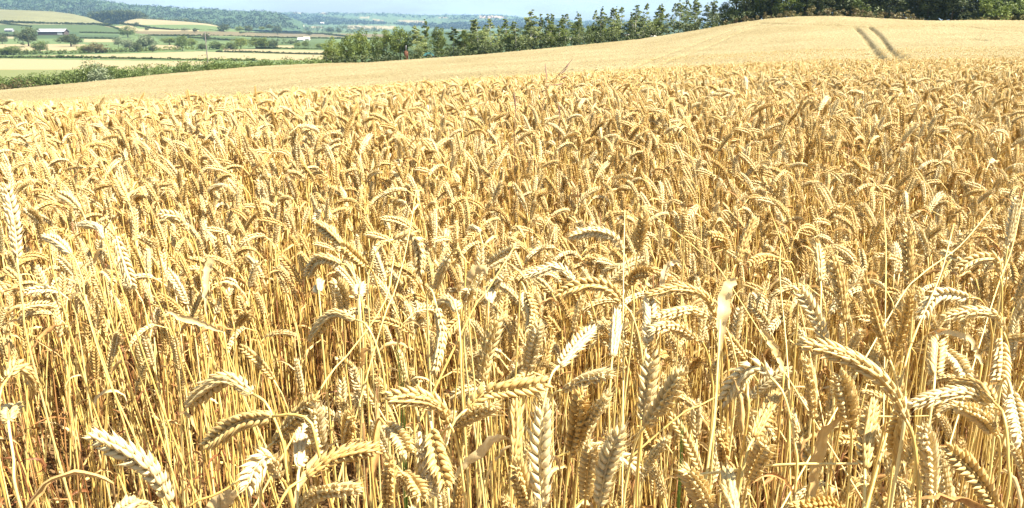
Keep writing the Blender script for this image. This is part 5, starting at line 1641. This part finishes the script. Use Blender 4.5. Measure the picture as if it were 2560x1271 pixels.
# ---------------------------------------------------------------- farm buildings, pole and odd objects
def gable(name_wall, name_roof, w, dpt, h, rh, wallm, roofm, root):
    g = Geo(); V, Fc = box(0, 0, h / 2, w, dpt, h); g.add(V, Fc)
    t = np.array([[-w / 2, -dpt / 2, h], [-w / 2, dpt / 2, h], [-w / 2, 0, h + rh], [w / 2, -dpt / 2, h], [w / 2, dpt / 2, h], [w / 2, 0, h + rh]])
    g.add(t, [np.array([[0, 2, 1], [3, 4, 5]])])
    link(bpy.data.objects.new(name_wall, g.mesh(name_wall, [wallm], False)), root)
    g = Geo()
    o = 0.04 * w
    for s in (-1, 1):
        a = np.array([[-w / 2 - o, s * (dpt / 2 + .6), h - .35], [w / 2 + o, s * (dpt / 2 + .6), h - .35], [w / 2 + o, 0, h + rh + .08], [-w / 2 - o, 0, h + rh + .08]])
        b = a + [0, 0, 0.22]
        g.add(np.vstack([a, b]), [np.array([[0, 1, 2, 3], [7, 6, 5, 4], [0, 4, 5, 1], [1, 5, 6, 2], [3, 2, 6, 7], [0, 3, 7, 4]])])
    link(bpy.data.objects.new(name_roof, g.mesh(name_roof, [roofm], False)), root)

def building(name, label, px, base, wpx, hpx, rpx, wallm, roofm, cat='barn', Y=None, opening=False, group=None):
    Y = Y or valley_Y(px, base)
    k = Y / F
    p = P(px, base, Y)
    root = empty(name, tuple(float(v) for v in p), label, cat, group)
    w = wpx * k
    gable('wall', 'roof', w, max(5.0, w * 0.4), hpx * k, rpx * k, wallm, roofm, root)
    if opening:
        dp = max(5.0, w * .4)
        for q in (-0.05, 0.16):
            V, Fc = box(w * q, -dp / 2 - 0.05, hpx * k * 0.42, w * 0.17, 0.12, hpx * k * 0.8)
            link(bpy.data.objects.new('door', Geo().add(V, Fc).mesh('door', [M_TIMB], False)), root)
        V, Fc = box(w * 0.36, -dp / 2 - 0.06, hpx * k * 0.45, w * .2, 0.12, hpx * k * 0.6)
        link(bpy.data.objects.new('panel', Geo().add(V, Fc).mesh('panel', [M_WHITE], False)), root)
    else:
        for q in (-0.25, 0.2):
            V, Fc = box(w * q, -max(5.0, w * .4) / 2 - 0.05, hpx * k * 0.5, w * 0.12, 0.12, hpx * k * 0.4)
            link(bpy.data.objects.new('window', Geo().add(V, Fc).mesh('window', [M_TIMB], False)), root)

building('barn', 'long low barn with a pale grey sheet roof among dark trees', 134, 88, 62, 8, 6, M_TIMB, M_ROOF, opening=True)
building('farm_shed', 'small pale grey shed at the left edge behind trees', 24, 80, 18, 4, 3, M_ROOF, M_ROOF, 'shed')
building('farmhouse', 'low white roofed farm building left of the tan roofed one', 753, 102, 15, 3, 3.5, M_WHITE, M_WHITE, 'farmhouse')
building('farmhouse', 'white walled farm building with a tan roof', 767, 101, 14, 3.5, 4, M_WHITE, M_CREAM, 'farmhouse')
building('farmhouse', 'tiny white farmhouse on the foot of the far hills', 806, 60, 8, 2, 1.6, M_WHITE, M_WHITE, 'farmhouse', Y=3000)
for px, b, w, lab in ((722, 68, 6, 'tiny white house, left of the far cluster'), (734, 69, 7, 'tiny pale house in the middle of the far cluster'), (743, 70, 5, 'tiny pink walled house of the far cluster'), (757, 68, 6, 'tiny white house, right of the far cluster')):
    building('cottage', lab, px, b, w, 2.4, 1.8, M_WHITE if 'white' in lab else M_CREAM, M_CREAM, 'house', Y=2550, group='far houses in the valley')

def pole():
    Y, px = 190.0, 512
    zb = ground_z_far(px, Y)
    zt = float(P(px, 80, Y)[2])
    x = float(P(px, 80, Y)[0])
    root = empty('utility_pole', (x, Y, zb), 'grey wooden utility pole with a crossarm above the near hedge', 'pole')
    h = zt - zb
    V, Fc = tube(np.array([[0, 0, 0], [0, 0, h * .5], [0, 0, h]]), [0.13, 0.11, 0.09], 10)
    link(bpy.data.objects.new('post', Geo().add(V, Fc).mesh('post', [M_POLE])), root)
    V, Fc = box(0, 0, h - 0.9, 1.9, 0.12, 0.14)
    link(bpy.data.objects.new('crossarm', Geo().add(V, Fc).mesh('crossarm', [M_POLE], False)), root)
    for q in (-0.8, 0, 0.8):
        V, Fc = tube(np.array([[q, 0, h - .84], [q, 0, h - .7], [q, 0, h - .6]]), [0.05, 0.08, 0.04], 8)
        link(bpy.data.objects.new('insulator', Geo().add(V, Fc).mesh('insulator', [M_ROOF])), root)
pole()

def oddments():
    Y = edge_Y(1016) + 4.5
    p = P(1016, edge_row(1016) + 6, Y)
    root = empty('rusty_tank', tuple(float(v) for v in p), 'rust orange upright tank under the tallest round tree', 'tank')
    V, Fc = tube(np.array([[0, 0, 0], [0, 0, .05], [0, 0, 1.5], [0, 0, 1.62], [0, 0, 1.7]]), [0.30, 0.32, 0.32, 0.2, 0.05], 14)
    link(bpy.data.objects.new('body', Geo().add(V, Fc).mesh('body', [M_ORANGE])), root)
    V, Fc = tube(np.array([[0, 0, 1.6], [0, 0, 2.1], [.05, 0, 2.45]]), [0.06, 0.05, 0.05], 8)
    link(bpy.data.objects.new('pipe', Geo().add(V, Fc).mesh('pipe', [M_ROOF])), root)
    Y = edge_Y(1072) + 4.0
    p = P(1072, edge_row(1072) + 6, Y)
    root = empty('trailer', tuple(float(v) for v in p), 'low farm trailer under a teal sheet in front of the narrow spire', 'trailer')
    V, Fc = box(0, 0, 0.62, 1.7, 1.1, 0.22)
    link(bpy.data.objects.new('bed', Geo().add(V, Fc).mesh('bed', [M_TIMB], False)), root)
    t = np.array([[-.85, -.6, .74], [.85, -.6, .74], [.85, .6, .74], [-.85, .6, .74], [-.5, -.2, 1.12], [.35, -.25, 1.3], [.4, .2, 1.25], [-.45, .25, 1.08]])
    link(bpy.data.objects.new('cover_sheet', Geo().add(t, [np.array([[0, 1, 5, 4], [1, 2, 6, 5], [2, 3, 7, 6], [3, 0, 4, 7], [4, 5, 6, 7]])]).mesh('cover_sheet', [M_TEAL], False)), root)
    for s in (-1, 1):
        V, Fc = tube(np.array([[0.2, s * .55, .28], [0.2, s * .68, .28]]), [0.28, 0.28], 16)
        link(bpy.data.objects.new('wheel', Geo().add(V, Fc).mesh('wheel', [M_TIMB])), root)
oddments()

# ---------------------------------------------------------------- render settings
scene.render.engine = 'CYCLES'
cy = scene.cycles
cy.max_bounces = 7
cy.diffuse_bounces = 5
cy.glossy_bounces = 2
cy.transmission_bounces = 3
cy.volume_bounces = 1
cy.use_denoising = True
try:
    cy.denoiser = 'OPENIMAGEDENOISE'
    cy.denoising_input_passes = 'RGB_ALBEDO_NORMAL'
except Exception:
    pass
